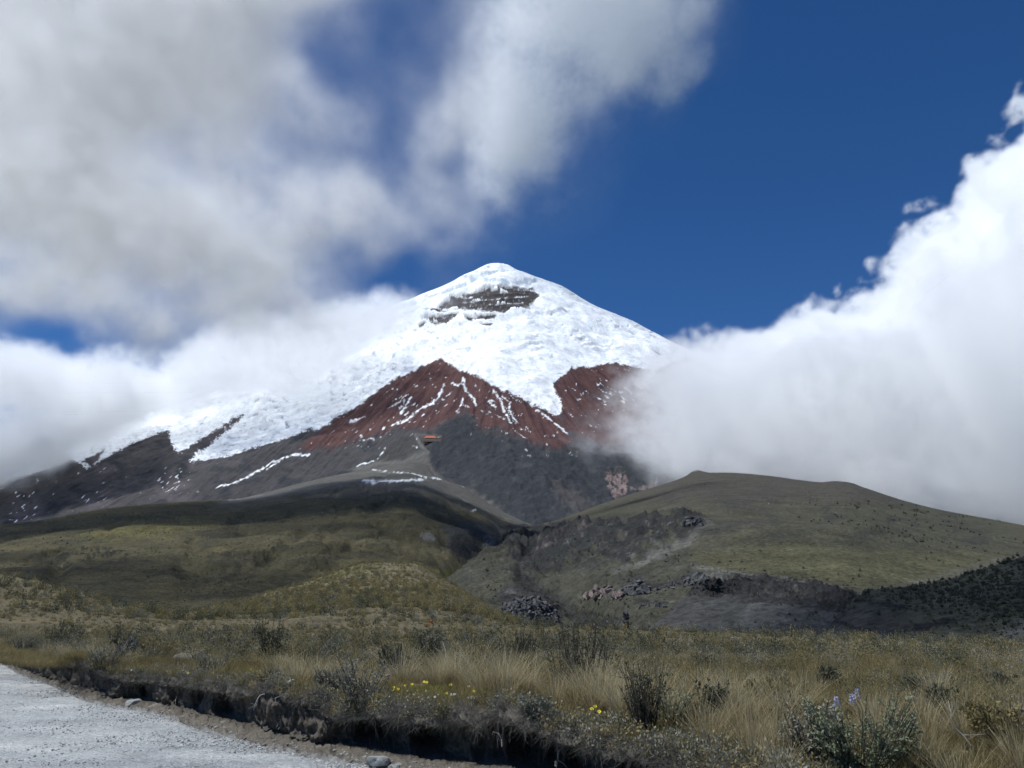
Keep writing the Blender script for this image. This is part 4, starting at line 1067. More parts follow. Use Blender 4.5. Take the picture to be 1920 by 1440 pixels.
def field(n, d0, y1, x0=-140, x1=2060, seed=1, pw=1.0):
    g = np.random.default_rng(seed)
    px = g.uniform(x0, x1, n); l0 = np.log(lip_Y(px) + d0); Y = np.exp(l0 + (math.log(y1) - l0) * g.random(n)**pw)
    X, Y, Z = turf(px, Y); return px, np.stack([X, Y, Z], 1), g
def clear_moss(P, px):
    a, b = proj(P[:, 0], P[:, 1], P[:, 2]); ok = np.ones(len(P), bool)
    for mx, my, rx, ry in MOSS: ok &= ~((np.abs(a - mx) < rx * 1.05) & (b > my - ry * 1.2))
    return P[ok], px[ok]
px, P, g = field(5200, 1.2, 45, seed=2)
P, px = clear_moss(P, px)
pat = fbm(P[:, 0] / 4, P[:, 1] / 4, 3, 601)
pk = np.where(pat + .35 * g.normal(0, 1, len(P)) > .12 + .25 * sstep(1200, 1350, px), g.integers(0, 4, len(P)), 4 + g.integers(0, 4, len(P)))
far = P[:, 1] > 20
kinds = straw[:4] + olive[:4] + strawL + oliveL
pk = pk + 8 * far
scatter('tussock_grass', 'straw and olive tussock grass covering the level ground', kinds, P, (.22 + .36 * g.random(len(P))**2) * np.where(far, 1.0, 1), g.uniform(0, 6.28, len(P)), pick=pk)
px, P, g = field(7000, 25, 260, seed=3, pw=.9)
pat = fbm(P[:, 0] / 14, P[:, 1] / 14, 3, 603)
pk = np.where(pat + .4 * g.normal(0, 1, len(P)) > .45, g.integers(0, 4, len(P)), 4 + g.integers(0, 4, len(P)))
scatter('meadow_grass', 'olive-brown grass tufts on the far part of the grassland', strawL + oliveL, P, (.32 + .36 * g.random(len(P))) * np.clip(P[:, 1] / 80, 1, 2.2), g.uniform(0, 6.28, len(P)), pick=pk)
px, P, g = field(9000, 14, 480, seed=4, pw=.8)
dens = fbm(P[:, 0] / 25, P[:, 1] / 40, 3, 605) + .3 * g.normal(0, 1, len(P)) + .5 * sstep(60, 140, P[:, 1])
P = P[dens > .05]; nP = len(P)
pk = g.choice([0, 1, 2, 3, 4, 5, 6, 7], nP, p=[.16, .16, .16, .06, .06, .14, .13, .13])
px2, P2, g2 = field(6500, 14, 400, 380, 980, seed=8, pw=.45); P2 = P2[P2[:, 1] > 110]
P = np.concatenate([P, P2]); pk = np.concatenate([pk, g2.choice([0, 1, 2, 3, 5, 6, 7], len(P2), p=[.06, .06, .06, .06, .25, .25, .26])]); nP = len(P)
scatter('scrub', 'low dark scrub dotted through the grassland and the brown knoll', scrubD + scrubG + scrubO, P, (.28 + .5 * g.random(nP)**2) * np.clip(P[:, 1] / 55, .8, 2.0), g.uniform(0, 6.28, nP), pick=pk)
nearsc = [leafball(60 + i, m, 420, .055, .8, 1.1) for i, m in enumerate((M_DARK, M_DARK, M_GREY, M_OLIVE, M_OLIVE))]
px, P, g = field(1300, 1.4, 34, seed=6)
P, px = clear_moss(P, px)
scatter('heath', 'small dark and olive heath bushes between the tussocks', nearsc, P, (.22 + .3 * g.random(len(P))**1.5) * np.clip(P[:, 1] / 14, .8, 1.4), g.uniform(0, 6.28, len(P)))
px, P, g = field(3000, .05, 18, seed=5)
scatter('short_grass', 'short grass between the tussocks on the bank', shortg, P, .7 + .7 * g.random(len(P)), g.uniform(0, 6.28, len(P)))

def single(name, mesh, loc, rz, sc, label, cat, group=None):
    o = link(name, mesh); o.location = loc; o.rotation_euler = (0, 0, rz); o.scale = (sc, sc, sc)
    return tag(o, label, cat, group)
g = np.random.default_rng(91)
ZONES = [  # px range, number, share of straw, size, label, group
    (-40, 110, 12, .5, .85, 'tawny grass tussock at the far left end of the bank above the road', 'tussocks at the far left of the bank'),
    (100, 190, 16, .95, .9, 'golden straw tussock between two dark shrubs on the left of the bank', 'golden tussocks on the left of the bank'),
    (190, 480, 30, .55, .9, 'tawny tussock on the bank top around the grey boulders', 'tussocks around the boulders'),
    (480, 700, 26, .55, 1.0, 'olive and tawny tussock on the bank top behind the bottle', 'tussocks behind the bottle'),
    (740, 1010, 56, .7, 1.15, 'tall straw tussock in the belt behind the bright moss', 'tussocks behind the moss'),
    (1000, 1260, 46, .65, 1.05, 'straw tussock among the dark twiggy shrubs in the middle of the bank', 'tussocks among the twiggy shrubs'),
    (1300, 1530, 34, .95, .95, 'pale blond tussock with long blades left of the lupin bush', 'blond tussocks left of the lupin'),
    (1640, 1960, 26, .7, .85, 'long-bladed tawny tussock right of the lupin bush', 'tussocks right of the lupin')]
for x0, x1, n, ps, sz, label, group in ZONES:
    for k in range(n):
        p = g.uniform(x0, x1); ly = float(lip_Y(np.array([p]))[0]); Y = ly + .35 + abs(g.normal(0, 1.5)) * (1 + ly / 25)
        if 480 < p < 1300 and Y < ly + .75: Y += .6
        q = turf_pt(p, Y); a_, b_ = [float(v) for v in proj(*[np.array(v) for v in q])]
        if any(abs(a_ - mx) < rx * 1.05 and b_ > my - ry * 1.2 for mx, my, rx, ry in MOSS) and x0 < 1300: continue
        m = straw[g.integers(0, 5)] if g.random() < ps else olive[g.integers(0, 5)]
        single('grass_tussock', m, turf_pt(p, Y), g.uniform(0, 6.28), sz * g.uniform(.4, .92), label, 'grass tussock', group)

# ------------------------------------------------------------------ shrubs one can tell apart
def shrub(name, px, py, hpx, wpx, kind, label, cat='shrub', seed=0, loc=None, group=None):
    loc = loc or turf_from_pixel(px, py); k = px_m(loc[1]); h, w = hpx * k, wpx * k
    if kind == 'dark': sm, lm = shrub_meshes(seed, h, w, 26, 1500, .045, .75)
    elif kind == 'twiggy': sm, lm = shrub_meshes(seed, h, w, 60, 1500, .032, .8, r0=.007)
    elif kind == 'grey': sm, lm = shrub_meshes(seed, h, w, 34, 2200, .038, .45, leaf_mat=M_GREY, lo=.15)
    elif kind == 'green': sm, lm = shrub_meshes(seed, h, w, 54, 5200, .03, .4, leaf_mat=M_LUPIN, lo=.1, wide=.45)
    elif kind == 'lupin': sm, lm = shrub_meshes(seed, h, w, 90, 9500, .03, .2, leaf_mat=M_LUPIN, lo=.08, wide=.45)
    elif kind == 'olive': sm, lm = shrub_meshes(seed, h, w, 40, 2600, .04, .5, leaf_mat=M_OLIVE, lo=.1, wide=.5)
    r = empty(name, loc, (seed * 1.7) % 6.28)
    tag(r, label, cat, group)
    for nm, me in (('stems', sm), ('foliage', lm)):
        o = link(nm, me); o.parent = r
    return r
SHR = [
    (505, 1246, 84, 75, 'dark', 'dark upright shrub on the bank, behind and left of the small bottle'),
    (1090, 1296, 120, 170, 'twiggy', 'widest dark twiggy shrub, in the middle of the grass belt'),
    (1208, 1375, 120, 80, 'twiggy', 'dark wiry shrub at the very edge of the overhang'),
    (806, 1240, 60, 55, 'dark', 'dark shrub topped by an orange flower head'),
    (108, 1216, 46, 62, 'dark', 'dark shrub behind the golden straw clump on the left'),
    (226, 1236, 62, 72, 'dark', 'dark shrub between the golden straw clump and the lichened boulder'),
    (195, 1264, 44, 76, 'grey', 'grey-leaved shrub hanging over the bank below the golden straw clump'),
    (290, 1238, 44, 60, 'olive', 'olive bush just right of the lichened boulder'),
    (676, 1322, 86, 100, 'grey', 'big grey-green bush draped over the overhang left of the moss'),
    (735, 1268, 60, 62, 'dark', 'dark shrub behind the left end of the moss'),
    (620, 1300, 45, 60, 'grey', 'low grey shrub between the bottle and the draped bush'),
    (985, 1240, 55, 60, 'twiggy', 'thin dark shrub left of the widest twiggy shrub'),
    (900, 1262, 60, 40, 'olive', 'yellowish olive bush in the straw belt behind the moss'),
    (1335, 1345, 62, 70, 'dark', 'dark shrub left of the blond tussocks'),
    (1265, 1360, 60, 60, 'green', 'small pale green bush with a violet flower near the overhang edge'),
    (1525, 1432, 96, 90, 'grey', 'blue-grey shrub touching the left side of the lupin bush'),
    (1440, 1322, 50, 90, 'olive', 'rounded olive bush behind the blond tussocks'),
    (1770, 1340, 52, 70, 'dark', 'dark shrub behind the grass to the right of the lupin bush'),
    (1870, 1392, 70, 90, 'olive', 'olive bush by the right edge of the picture'),
    (1720, 1300, 34, 60, 'dark', 'small dark shrub in the grassland above and right of the lupin bush'),
    (1880, 1300, 36, 60, 'dark', 'small dark shrub in the grassland at the right edge'),
    (1560, 1290, 34, 70, 'dark', 'small dark shrub in the grassland above the lupin bush'),
    (395, 1262, 36, 60, 'grey', 'low grey shrub right of the domed boulder'),
    (40, 1226, 30, 60, 'grey', 'low grey shrub at the left end of the bank'),
    (440, 1240, 40, 50, 'olive', 'olive shrub left of the dark upright shrub'),
    (1010, 1348, 36, 60, 'grey', 'low grey shrub on the overhang above the thick roots')]
for i, (a, b, h, w, kd, lab) in enumerate(SHR): shrub('shrub', a, b, h, w, kd, lab, seed=200 + i)
def spike_mesh(seed, h, mat):
    g = np.random.default_rng(seed); P, D = [], []
    for k in range(60):
        t = k / 60; a = k * 2.4; P.append((math.cos(a) * .012 * (1.2 - t), math.sin(a) * .012 * (1.2 - t), t * h)); D.append((math.cos(a), math.sin(a), .4))
    V, Fc = leaf_quads(np.array(P), np.array(D), .014, g, .8); me = raw_mesh('flower_spike', V, Fc, None, False); me.materials.append(mat); return me
lup = shrub('lupin_bush', 1618, 1452, 118, 180, 'lupin', 'pale green lupin bush with violet flower spikes, at the lower right', 'bush', 260)
lk = px_m(lup.location[1])
for dx, hz in ((-30, 104), (6, 116), (-4, 108)):
    o = link('flower_spike', spike_mesh(300 + dx, .075, M_BLUE), None, lup)
    ca, sa = math.cos(-lup.rotation_euler[2]), math.sin(-lup.rotation_euler[2]); x = dx * lk
    o.location = (x * ca, x * sa, hz * lk)
sh4 = [o for o in COL.objects if o.get('label', '').startswith('dark shrub topped')][0]
def bloom_mesh(name, seed, r, mat, petals=9, up=.25):
    V, Fc = [], []
    for k in range(petals):
        a = 2 * math.pi * k / petals; b = .36
        for q, (rr, da, z) in enumerate(((.12, 0, 0), (.7, -b, up * .6), (1.0, 0, up), (.7, b, up * .6))):
            V.append((math.cos(a + da) * rr * r, math.sin(a + da) * rr * r, z * r))
        Fc.append(tuple(range(4 * k, 4 * k + 4)))
    me = raw_mesh(name, V, Fc, None, False); me.materials.append(mat); return me
kk_ = px_m(sh4.location[1])
for dx, dz in ((-4, 0), (5, 2), (0, 6)):
    o = link('flower_head', bloom_mesh('flower_head', 1, .05, M_ORANGE, 12, 1.0), None, sh4); o.location = (dx * kk_, -.05, (58 + dz) * kk_)

# flowers -----------------------------------------------------------
stem_me = raw_mesh('stem', *tubes([(np.array([(0, 0, -.06), (.004, 0, -.03), (0, 0, 0)]), np.array([.0025, .002, .002]))], 3)); stem_me.materials.append(M_OLIVE)
ybl = bloom_mesh('bloom', 1, .024, M_YELLOW); wbl = bloom_mesh('bloom', 2, .02, M_WHITEF)
FL = [((738, 1295), (746, 1298), (760, 1291), (795, 1284), (838, 1307), (800, 1285), (772, 1289), (736, 1300), (845, 1290), (888, 1303), (899, 1308), (912, 1300), (903, 1298)), ((1116, 1332), (1124, 1343), (1110, 1337), (1183, 1370), (1232, 1377), (1261, 1380), (1195, 1366)), ((1425, 1414), (1660, 1434), (1672, 1433), (1684, 1434), (1667, 1437)), ((136, 1219), (640, 1271), (345, 1262), (352, 1266), (398, 1266), (160, 1236))]
FLAB = [('yellow daisy-like flower on the bright moss above the dark overhang', 'yellow flowers on the moss'), ('yellow flower on the bare turf edge right of the widest twiggy shrub', 'yellow flowers at the right part of the turf edge'), ('yellow flower low in the grass around the foot of the lupin bush', 'yellow flowers near the lupin'), ('tiny yellow flower on the left half of the bank top', 'yellow flowers on the left half of the bank')]
def flower(px, py, bl, label, group):
    x, y, z = turf_from_pixel(px, py + 3); r = empty('flower', (x, y, z + .06), px % 6.28); tag(r, label, 'flower', group)
    o = link('bloom', bl, None, r); o.rotation_euler = (.75, 0, -(px % 6.28)); link('stem', stem_me, None, r)
for pts, (lab, grp) in zip(FL, FLAB):
    for p in pts: flower(*p, ybl, lab, grp)
for p in ((815, 1313), (879, 1293), (846, 1309), (852, 1309), (1443, 1405), (1450, 1408), (238, 1258), (246, 1260)):
    flower(*p, wbl, 'small white flower in the turf along the bank edge', 'white flowers along the bank edge')

# moss cushions ------------------------------------------------------
mossm = [blade_mesh('moss_tuft', M_MOSS, 700 + i, 90, .035, .12, .8, .008, segs=1) for i in range(3)]
mp = []
for mx, my, rx, ry in MOSS:
    for k in range(int(rx * 2.2)):
        a, r = RG.uniform(0, 6.28), math.sqrt(RG.random()); mp.append(turf_from_pixel(mx + rx * r * math.cos(a), my + ry * r * math.sin(a)))
mp = np.array(mp); scatter('moss', 'bright yellow-green moss and low mats on the turf edge', mossm, mp, .8 + .6 * RG.random(len(mp)), RG.uniform(0, 6.28, len(mp)))

# ------------------------------------------------------------------ the ragged edge of the turf: dry roots, hanging grass, small grey cushions
fr = [blade_mesh('hanging_fringe', M_DRY, 720 + i, 40, .075, .06, 1.3, .005, segs=2, droop=1.2) for i in range(4)]
fl_ = [leafball(740 + i, M_GREY, 170, .03, .16, .3) for i in range(3)] + [leafball(745 + i, M_OLIVE, 170, .03, .15, .3) for i in range(2)] + [leafball(748, M_DARK, 170, .03, .17, .3)]
n = 2000; px = RG.uniform(-60, 1700, n); Y = lip_Y(px) + RG.uniform(-.12, .08, n); zl = lip_Z(px)
z = zl + RG.uniform(-.02, .16, n); P = np.stack([col_x(px, Y, z), Y, z], 1)
scatter('turf_fringe', 'ragged fringe of dry grass and rootlets hanging from the turf edge', fr, P, .35 + .6 * RG.random(n), RG.uniform(0, 6.28, n), (RG.normal(1.25, .5, n) * 0 + RG.normal(.9, .45, n), RG.normal(0, .5, n)))
n = 1500; px = RG.uniform(-60, 1800, n); Y = lip_Y(px) + RG.uniform(-.1, .55, n); X, Y2, Z = turf(px, np.maximum(Y, lip_Y(px))); Z = np.where(Y < lip_Y(px), lip_Z(px) + .07, Z); P = np.stack([col_x(px, Y, Z), Y, Z - .03], 1)
keep = fbm(P[:, 0] / .8, P[:, 1] / .8, 3, 611) > -.3
scatter('ground_cover', 'low grey and dark cushions along the turf edge', fl_, P[keep], .45 + .6 * RG.random(keep.sum()), RG.uniform(0, 6.28, keep.sum()))

# roots that hang from the overhang: parts of the bank ----------------
def hang(px, py, L, seed, r=.008, out=.12):
    g = np.random.default_rng(seed); p = np.array([px]); Y = float(lip_Y(p)[0]) + .02; z = float(z_at(px, py, Y)); x = float(col_x(px, Y, z)); L = L * px_m(Y)
    P = [np.array([x, Y + .1, z])]; d = np.array([g.normal(0, .3), -out * 3, -1.])
    for k in range(6): d = norm(d + g.normal(0, .45, 3) + np.array([0, 0, -.25])); P.append(P[-1] + d * L / 6)
    paths = [(np.array(P), np.linspace(r, r * .4, 7))]
    for q in range(2):
        k = g.integers(2, 5); e = norm(g.normal(0, 1, 3) + np.array([0, -.2, -.6])); paths.append((np.array([P[k], P[k] + e * L * .18, P[k] + (e + np.array([.2, 0, -.4])) * L * .3]), np.array([r * .6, r * .45, r * .25])))
    V, Fc = tubes(paths, 4); me = raw_mesh('root', V, Fc); me.materials.append(M_ROOT); o = link('root', me, None, BANK)
for i, (a, b, L, r) in enumerate([(700, 1352, 38, .006), (732, 1345, 40, .008), (786, 1355, 26, .007), (893, 1362, 30, .011), (906, 1364, 26, .010), (935, 1350, 60, .012), (942, 1362, 44, .012), (960, 1368, 26, .009), (985, 1372, 24, .007), (328, 1292, 28, .012), (236, 1275, 30, .014), (620, 1345, 22, .006), (1050, 1410, 50, .010), (1128, 1420, 34, .008), (1160, 1425, 30, .008), (860, 1352, 24, .005), (402, 1296, 22, .007), (650, 1350, 24, .006)]): hang(a, b, L, 800 + i, r)

# dead wood -----------------------------------------------------------
def dead(loc, h, seed, label, spread=.8, nst=5, rz=0, tiltx=0, r0=.011):
    g = np.random.default_rng(seed); paths = []
    for P, R in stems_of(seed, nst, h, h * spread * 2, .35, .3, 5, r0):
        paths.append((P, R))
        for q in range(3):
            k = g.integers(1, 5); d = norm(P[k + 1] - P[k] + g.normal(0, .8, 3)); L = h * g.uniform(.15, .4); m = P[k] + d * L * .5
            paths.append((np.array([P[k], m, m + norm(d + g.normal(0, .5, 3)) * L * .5]), np.array([R[k] * .7, R[k] * .5, R[k] * .3])))
    V, Fc = tubes(paths, 4); me = raw_mesh('dead_branch', V, Fc); me.materials.append(M_WOOD)
    o = link('dead_branch', me); o.location = loc; o.rotation_euler = (tiltx, 0, rz)
    return tag(o, label, 'branch')
def lipp(px, py, dY=-.1):
    Y = float(lip_Y(np.array([px]))[0]) + dY; z = float(z_at(px, py, Y)); return (float(col_x(px, Y, z)), Y, z)
dead(lipp(520, 1308), .42, 901, 'bleached dead branch sticking out of the earth bank below the small bottle', .9, 4, 0, 2.2, .009)
dead(turf_from_pixel(625, 1232), .75, 902, 'bleached dead bush standing in the grass behind the draped grey bush', .6, 6)
dead(turf_from_pixel(870, 1262), .62, 903, 'pale dead twigs lying over the straw tussocks behind the moss', 1.1, 6, 1)
dead(turf_from_pixel(1862, 1420), .5, 904, 'long bent dead stem in the grass at the lower right corner', .8, 2, .4)
dead(turf_from_pixel(1085, 1262), .8, 905, 'pale bare stems rising out of the widest twiggy shrub', .5, 9, 2, 0, .006)
dead(turf_from_pixel(455, 1252), .5, 906, 'fine dead twig left of the dark upright shrub', .5, 3, 2, 0, .006)

# ------------------------------------------------------------------ stones
def stone(loc, sx, sy, sz, seed, mat, label, cat='rock', rz=0, name='rock', group=None, sink=.25, sub=3):
    me = rock_mesh(name, seed, mat, sub); o = link(name, me); o.scale = (sx, sy, sz); o.rotation_euler = (0, 0, rz); o.location = (loc[0], loc[1], loc[2] + sz * (.75 - 2 * sink * .75)); return tag(o, label, cat, group)
def road_pt(px, py, z=.02):
    Y = float(ground_Y(px, py, z)); return (float(col_x(px, Y, z)), Y, z)
def st(px, py, wpx, hpx, seed, mat, label, where=turf_from_pixel, cat='rock', rz=.3, **k):
    p = where(px, py); m = px_m(p[1]); stone(p, wpx * m / 2 * 1.1, wpx * m / 2 * .8, hpx * m / 1.4 * 1.0, seed, mat, label, cat, rz, **k)
st(708, 1437, 40, 24, 1, M_ROCK, 'pale grey angular rock at the foot of the dark overhang, larger of the pair', road_pt)
st(746, 1440, 20, 11, 2, M_ROCK, 'small pale stone just right of the larger rock under the overhang', road_pt)
st(566, 1388, 42, 14, 3, M_ROCKB, 'flat grey slab lying on the dirt below the dead branch', road_pt)
st(246, 1325, 32, 18, 4, M_ROCK, 'rounded white-grey stone at the road edge under the hollow bank', road_pt)
st(262, 1312, 20, 14, 5, M_ROCKB, 'brown stone touching the back of the rounded white-grey stone', road_pt)
st(54, 1262, 14, 14, 6, M_ROCK, 'light stone at the foot of the far left end of the bank', road_pt)
st(163, 1290, 16, 12, 7, M_ROCKB, 'small buff stone on the dirt foot, left of the hollow bank', road_pt)
st(203, 1297, 14, 12, 8, M_ROCKB, 'small stone with a dark side, at the left edge of the hollow bank', road_pt)
st(186, 1302, 18, 13, 9, M_ROCKB, 'grey-brown stone between two smaller stones on the dirt foot', road_pt)
st(147, 1303, 14, 9, 10, M_ROCKB, 'low stone at the road edge left of the grey-brown stone', road_pt)
st(290, 1330, 34, 14, 11, M_ROCKB, 'brown earth-covered stone right of the rounded white-grey stone', road_pt)
st(430, 1363, 44, 14, 12, M_ROCKB, 'long low clod of earth and stone on the dirt foot', road_pt)
st(588, 1408, 20, 7, 13, M_ROCK, 'thin pale stone beside the flat slab at the road edge', road_pt)
st(355, 1244, 54, 24, 14, M_ROCKB, 'large domed grey-brown boulder in the grass on the bank', turf_from_pixel)
st(247, 1224, 32, 34, 15, M_LICHEN, 'upright boulder with a pale lichen crust on its top', turf_from_pixel)
st(77, 1217, 14, 13, 16, M_ROCK, 'pale stone in the grass at the left end of the bank', turf_from_pixel)
st(890, 1316, 32, 12, 17, M_ROCK, 'flat bluish-grey stone at the right end of the moss', turf_from_pixel)
st(100, 1262, 10, 10, 18, M_ROCK, 'little pale stone at the foot of the bank near its left end', road_pt)
st(236, 1312, 12, 16, 19, M_ROCK, 'upright pale stone behind the rounded white-grey stone', road_pt)
M_GRAV = solid_mat('pale_gravel', (.3, .305, .31), (.6, .6, .58), 3, bump=0)
peb = [rock_mesh('pebble', 950 + i, m, 1, .3, .6) for i, m in enumerate((M_GRAV, M_GRAV, M_ROCK, M_ROCKB, M_ROCKB))]
n = 16000; px = RG.uniform(-40, 760, n); fy = foot_Y(px); Y = fy - (fy - 6) * RG.random(n)**1.6; Y = np.maximum(Y, 6.5)
P = np.stack([col_x(px, Y, 0), Y, np.full(n, .006)], 1)
scatter('gravel', 'loose gravel lying on the road', peb[:3], P, .005 + .02 * RG.random(n)**5 + .006 * RG.random(n), RG.uniform(0, 6.28, n))
n = 2600; px = RG.uniform(-40, 1300, n); u = RG.random(n); fy = foot_Y(px); w = tab(WID, px); Y = fy + w * (u * .75 - .1)
P = np.stack([col_x(px, Y, .05), Y, .005 + .07 * u], 1)
scatter('rubble', 'small stones and clods on the dirt at the foot of the bank', peb[2:], P, .008 + .045 * RG.random(n)**4, RG.uniform(0, 6.28, n))

# ------------------------------------------------------------------ the bottle
def lathe(name, prof, mat, n=14):
    V, Fc = [], []
    for r, z in prof:
        for k in range(n): V.append((r * math.cos(2*math.pi*k/n), r * math.sin(2*math.pi*k/n), z))
    for j in range(len(prof) - 1):
        for k in range(n): Fc.append((j*n + k, j*n + (k+1) % n, (j+1)*n + (k+1) % n, (j+1)*n + k))
    me = raw_mesh(name, V, Fc); me.materials.append(mat); return me
M_BOT = solid_mat('milky_plastic', (.55, .62, .58), (.68, .74, .70), 14, .35, .05, .002, .5)
M_CAP = solid_mat('white_plastic_cap', (.72, .72, .7), (.8, .8, .78), 30, .4, 0)
bl_ = turf_from_pixel(533, 1288)
bt = empty('bottle', (bl_[0] + .05, bl_[1], bl_[2] + .05), 0); bt.rotation_euler = (0, math.radians(-118), .55)
tag(bt, 'small milky white bottle lying on its side on the turf edge above the dead branch', 'bottle')
link('body', lathe('body', [(.001, .075), (.026, .073), (.03, .062), (.03, .02), (.028, .012), (.03, .004), (.03, -.045), (.022, -.06), (.013, -.068), (.012, -.074)], M_BOT), None, bt)
link('cap', lathe('cap', [(.015, -.07), (.0155, -.088), (.013, -.09), (.001, -.0905)], M_CAP), None, bt)

# ------------------------------------------------------------------ the hut under the red cone
def surf(G, px, py):
    X, Y, Z = G; p, q = proj(X, Y, Z); d = (p - px)**2 + (q - py)**2
    m = d < d.min() + 12; k = np.argmin(np.where(m, Y, 1e9)); return np.array([X.flat[k], Y.flat[k], Z.flat[k]])
hp = surf(G_VOLC, 808, 823); mpx = px_m(hp[1]) * 1.03
M_HWALL = solid_mat('hut_wall', (.36, .27, .2), (.45, .35, .27), .5, bump=0); M_HROOF = solid_mat('hut_orange_roof', (.42, .12, .07), (.5, .16, .1), .3, bump=.3, bdist=.1); M_HDARK = solid_mat('hut_dark_opening', (.05, .02, .015), (.07, .03, .02), 1, bump=0)
def box_bm(x0, x1, y0, y1, z0, z1, mat, name):
    V = [(x, y, z) for z in (z0, z1) for x, y in ((x0, y0), (x1, y0), (x1, y1), (x0, y1))]
    me = raw_mesh(name, V, [(0, 3, 2, 1), (4, 5, 6, 7), (0, 1, 5, 4), (1, 2, 6, 5), (2, 3, 7, 6), (3, 0, 4, 7)], None, False); me.materials.append(mat); return me
def hip(x0, x1, y0, y1, z0, z1, ins, mat, name):
    ym = (y0 + y1) / 2
    V = [(x0, y0, z0), (x1, y0, z0), (x1, y1, z0), (x0, y1, z0), (x0 + ins, ym - .3, z1), (x1 - ins, ym - .3, z1), (x1 - ins, ym + .3, z1), (x0 + ins, ym + .3, z1)]
    me = raw_mesh(name, V, [(0, 3, 2, 1), (4, 5, 6, 7), (0, 1, 5, 4), (1, 2, 6, 5), (2, 3, 7, 6), (3, 0, 4, 7)], None, False); me.materials.append(mat); return me
hut = empty('mountain_hut', (hp[0], hp[1] - 8, hp[2])); tag(hut, 'orange-roofed mountain hut at the foot of the red scree cone', 'hut')
k = mpx
link('wall', box_bm(-13*k, 7*k, -8, 8, -6, 2.6*k, M_HWALL, 'wall'), None, hut)
link('roof', hip(-14*k, 9*k, -10, 10, 2.4*k, 7.0*k, 4*k, M_HROOF, 'roof'), None, hut)
link('terrace', box_bm(-15*k, 19*k, -12, 6, -8, .35*k, M_HWALL, 'terrace'), None, hut)
an = link('annex', box_bm(7.2*k, 18*k, -7, 6, -2, 1.8*k, M_HWALL, 'annex'), None, hut)
link('annex_roof', hip(6.8*k, 19*k, -9, 8, 1.7*k, 2.7*k, 1.5*k, M_HROOF, 'annex_roof'), None, an)
for x in (-10, -6, -2, 2): link('window', box_bm((x)*k, (x + 2)*k, -8.4, -8.05, .9*k, 2.0*k, M_HDARK, 'window'), None, hut)

# ------------------------------------------------------------------ rock outcrops of the gorge
_pr = proj(*G_RIGHT)
def land(px, py):
    """the point of the right-hand slope seen at a pixel"""
    d = (_pr[0] - px)**2 + (_pr[1] - py)**2; m = d < d.min() + 10; k = np.argmin(np.where(m, G_RIGHT[1], 1e9))
    return np.array([a.flat[k] for a in G_RIGHT])
BLOCKS = {}
def block_mesh(mat, k):
    if (mat.name, k) not in BLOCKS:
        g = np.random.default_rng(4000 + k); bm = bmesh.new(); bmesh.ops.create_icosphere(bm, subdivisions=2, radius=1)
        W = np.array([v.co[:] for v in bm.verts])
        for q in range(9):
            nn = norm(g.normal(0, 1, 3)); d = W @ nn; W = W - np.clip(d - g.uniform(.35, .7), 0, None)[:, None] * nn
        for v, c in zip(bm.verts, W): v.co = c
        me = bpy.data.meshes.new('block'); bm.to_mesh(me); bm.free(); me.materials.append(mat); BLOCKS[(mat.name, k)] = me
    return BLOCKS[(mat.name, k)]
def crag(px, py, wpx, hpx, seed, mat, label, rz=0, tower=False, n=None, size=None):
    """angular blocks that crop out of the slope, each bedded in the ground where it lies"""
    g = np.random.default_rng(seed); p0 = land(px, py); root = empty('rock_outcrop', p0); tag(root, label, 'rock outcrop')
    for k in range(n or int(9 + wpx / 2.6)):
        u = g.uniform(-.5, .5); env = math.sqrt(max(.04, 1 - (2 * u)**2)); v = g.random()
        if tower:
            m = px_m(p0[1]); r = wpx * m * .42; c0 = p0 + np.array([u * wpx * m * .5, .4 * r, v * (hpx - wpx * .4) * m - .1 * r]); sc = np.array([1, 1, 1.5])
        else:
            c0 = land(px + u * wpx, py - v * hpx * .8 * env + rz * u * wpx); m = px_m(c0[1]); r = min(hpx, size or 99) * m * g.uniform(.14, .34)
            sc = np.array([g.uniform(1, 1.7), 1.0, g.uniform(.8, 1.5)]); c0[2] += r * .1
        o = link('block', block_mesh(mat, int(g.integers(0, 8))), None, root)
        o.location = c0 - p0; o.scale = r * sc; o.rotation_euler = (g.normal(0, .25), g.normal(0, .25), g.uniform(0, 6.28))
crag(1132, 1123, 70, 28, 1, M_PINK, 'pinkish pale jagged rock block in the middle of the gorge', n=44)
crag(1192, 1114, 56, 28, 2, M_LAVA, 'dark jagged rock wall adjoining the pinkish block on its right', n=36)
crag(1222, 1138, 58, 11, 3, M_LAVA, 'long low dark rock lens below the dark jagged wall', n=34)
crag(1265, 1102, 76, 14, 4, M_LAVA, 'dark rock band climbing to the right above the low lens', -.28, n=40)
crag(1138, 1184, 15, 22, 5, M_LAVA, 'short dark rock pillar rising behind the grassland edge, left of the taller one', 0, True, 9)
crag(1170, 1184, 14, 36, 6, M_LAVA, 'tallest narrow dark rock pillar behind the grassland edge', 0, True, 11)
crag(988, 1164, 120, 58, 7, M_LAVA, 'rounded dark rubble mound at the left side of the gorge', n=230, size=19)
crag(1611, 1192, 17, 14, 8, M_LAVA, 'round black boulder at the foot of the long grey cliff', 0, True, 3)
crag(1272, 1192, 32, 12, 9, M_LAVA, 'small dark rock heap at the foot of the grey scree')
crag(1302, 1092, 44, 18, 10, M_LAVA, 'dark crag at the top left corner of the grey scree', n=30)
crag(1300, 984, 40, 18, 11, M_LAVA, 'dark crag at the right end of the upper overhanging band', n=26)
crag(1100, 1178, 44, 10, 12, M_PINK, 'low pale rock beside the short dark pillar', n=20)
crag(1441, 943, 3.2, 3.2, 13, M_ROCK, 'lone white speck of a boulder on the upper right-hand hill', 0, True, 2)
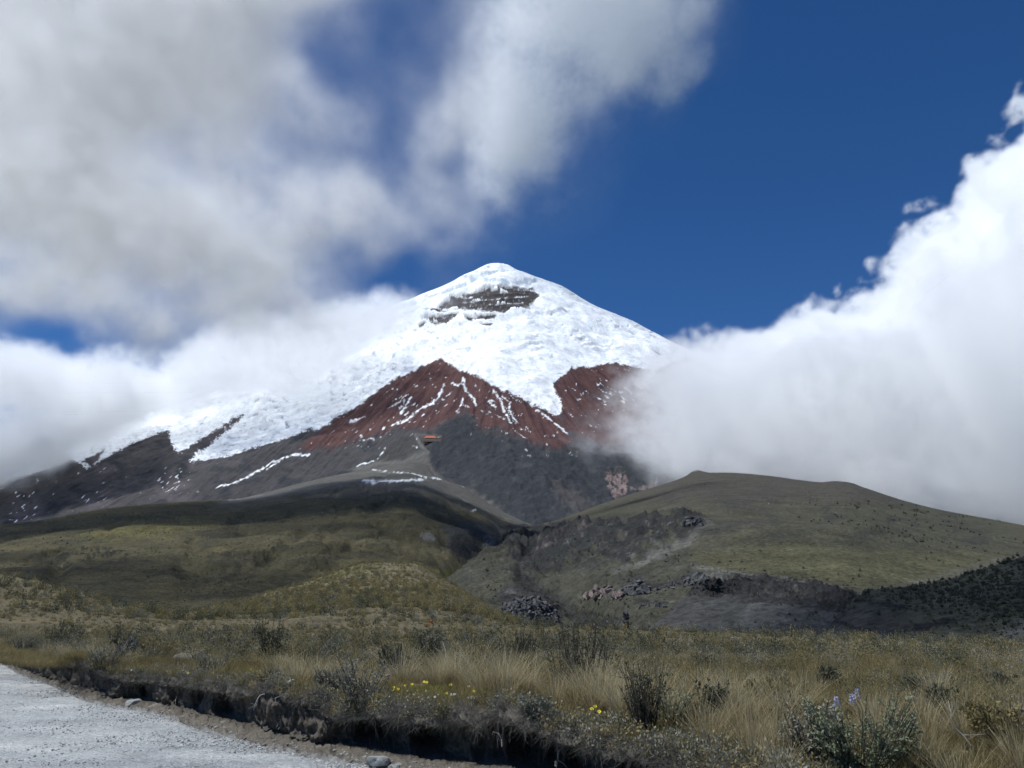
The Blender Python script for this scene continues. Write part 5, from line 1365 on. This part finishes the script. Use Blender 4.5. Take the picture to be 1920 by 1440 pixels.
# ------------------------------------------------------------------ shrubs on the hills
hillsh = [leafball(960 + i, M_DARK, 60, .42, .9, 1.1) for i in range(3)]
def hill_pts(G, n, box, seed, dens=None):
    X, Y, Z = G; p, q = proj(X, Y, Z); g = np.random.default_rng(seed)
    m = (p > box[0]) & (p < box[2]) & (q > box[1]) & (q < box[3]); idx = np.flatnonzero(m.ravel()); idx = g.choice(idx, min(n * 3, len(idx)), replace=False)
    v = fbm(X.ravel()[idx] / 90, Y.ravel()[idx] / 130, 4, seed) + g.normal(0, .28, len(idx)); idx = idx[np.argsort(-v)[:n]]
    return np.stack([X.ravel()[idx], Y.ravel()[idx], Z.ravel()[idx]], 1) + g.normal(0, .6, (len(idx), 3)) * np.array([1, 1, 0]), g
P, g = hill_pts(G_RIGHT, 130, (1480, 940, 1930, 1005), 41)
for p in P: single('shrub', hillsh[g.integers(0, 3)], p, g.uniform(0, 6), g.uniform(1.3, 2.9) * p[1] / 1100, 'tiny dark shrub dotted on the upper slope of the right-hand hill', 'shrub', 'shrubs on the upper right-hand hill')
P, g = hill_pts(G_RIGHT, 110, (1300, 1005, 1930, 1100), 42)
for p in P: single('shrub', hillsh[g.integers(0, 3)], p, g.uniform(0, 6), g.uniform(.9, 2.4) * p[1] / 900, 'tiny dark shrub scattered on the sunlit lower slope of the right-hand hill', 'shrub', 'shrubs on the lower right-hand hill')
P, g = hill_pts(G_RIGHT, 1500, (900, 985, 1800, 1190), 43)
scatter('hill_scrub', 'fine scrub on the gorge slopes and the right-hand hill', hillsh + scrubO, P, (.5 + 1.0 * g.random(len(P))**2) * P[:, 1] / 500, g.uniform(0, 6.28, len(P)))
P, g = hill_pts(G_LEFT, 6000, (-20, 960, 930, 1160), 44)
scatter('hill_scrub', 'fine dark scrub over the broad left-hand hill', hillsh + scrubO + scrubO + scrubG, P, (.35 + .75 * g.random(len(P))**2) * P[:, 1] / 700, g.uniform(0, 6.28, len(P)))
P, g = hill_pts(G_SPUR, 1200, (1560, 1040, 1930, 1200), 45)
scatter('hill_scrub', 'dense dark scrub on the spur at the right edge', hillsh, P, (.6 + 1.2 * g.random(len(P))**2) * P[:, 1] / 400, g.uniform(0, 6.28, len(P)))
print('script %.1fs' % (time.time() - T0))
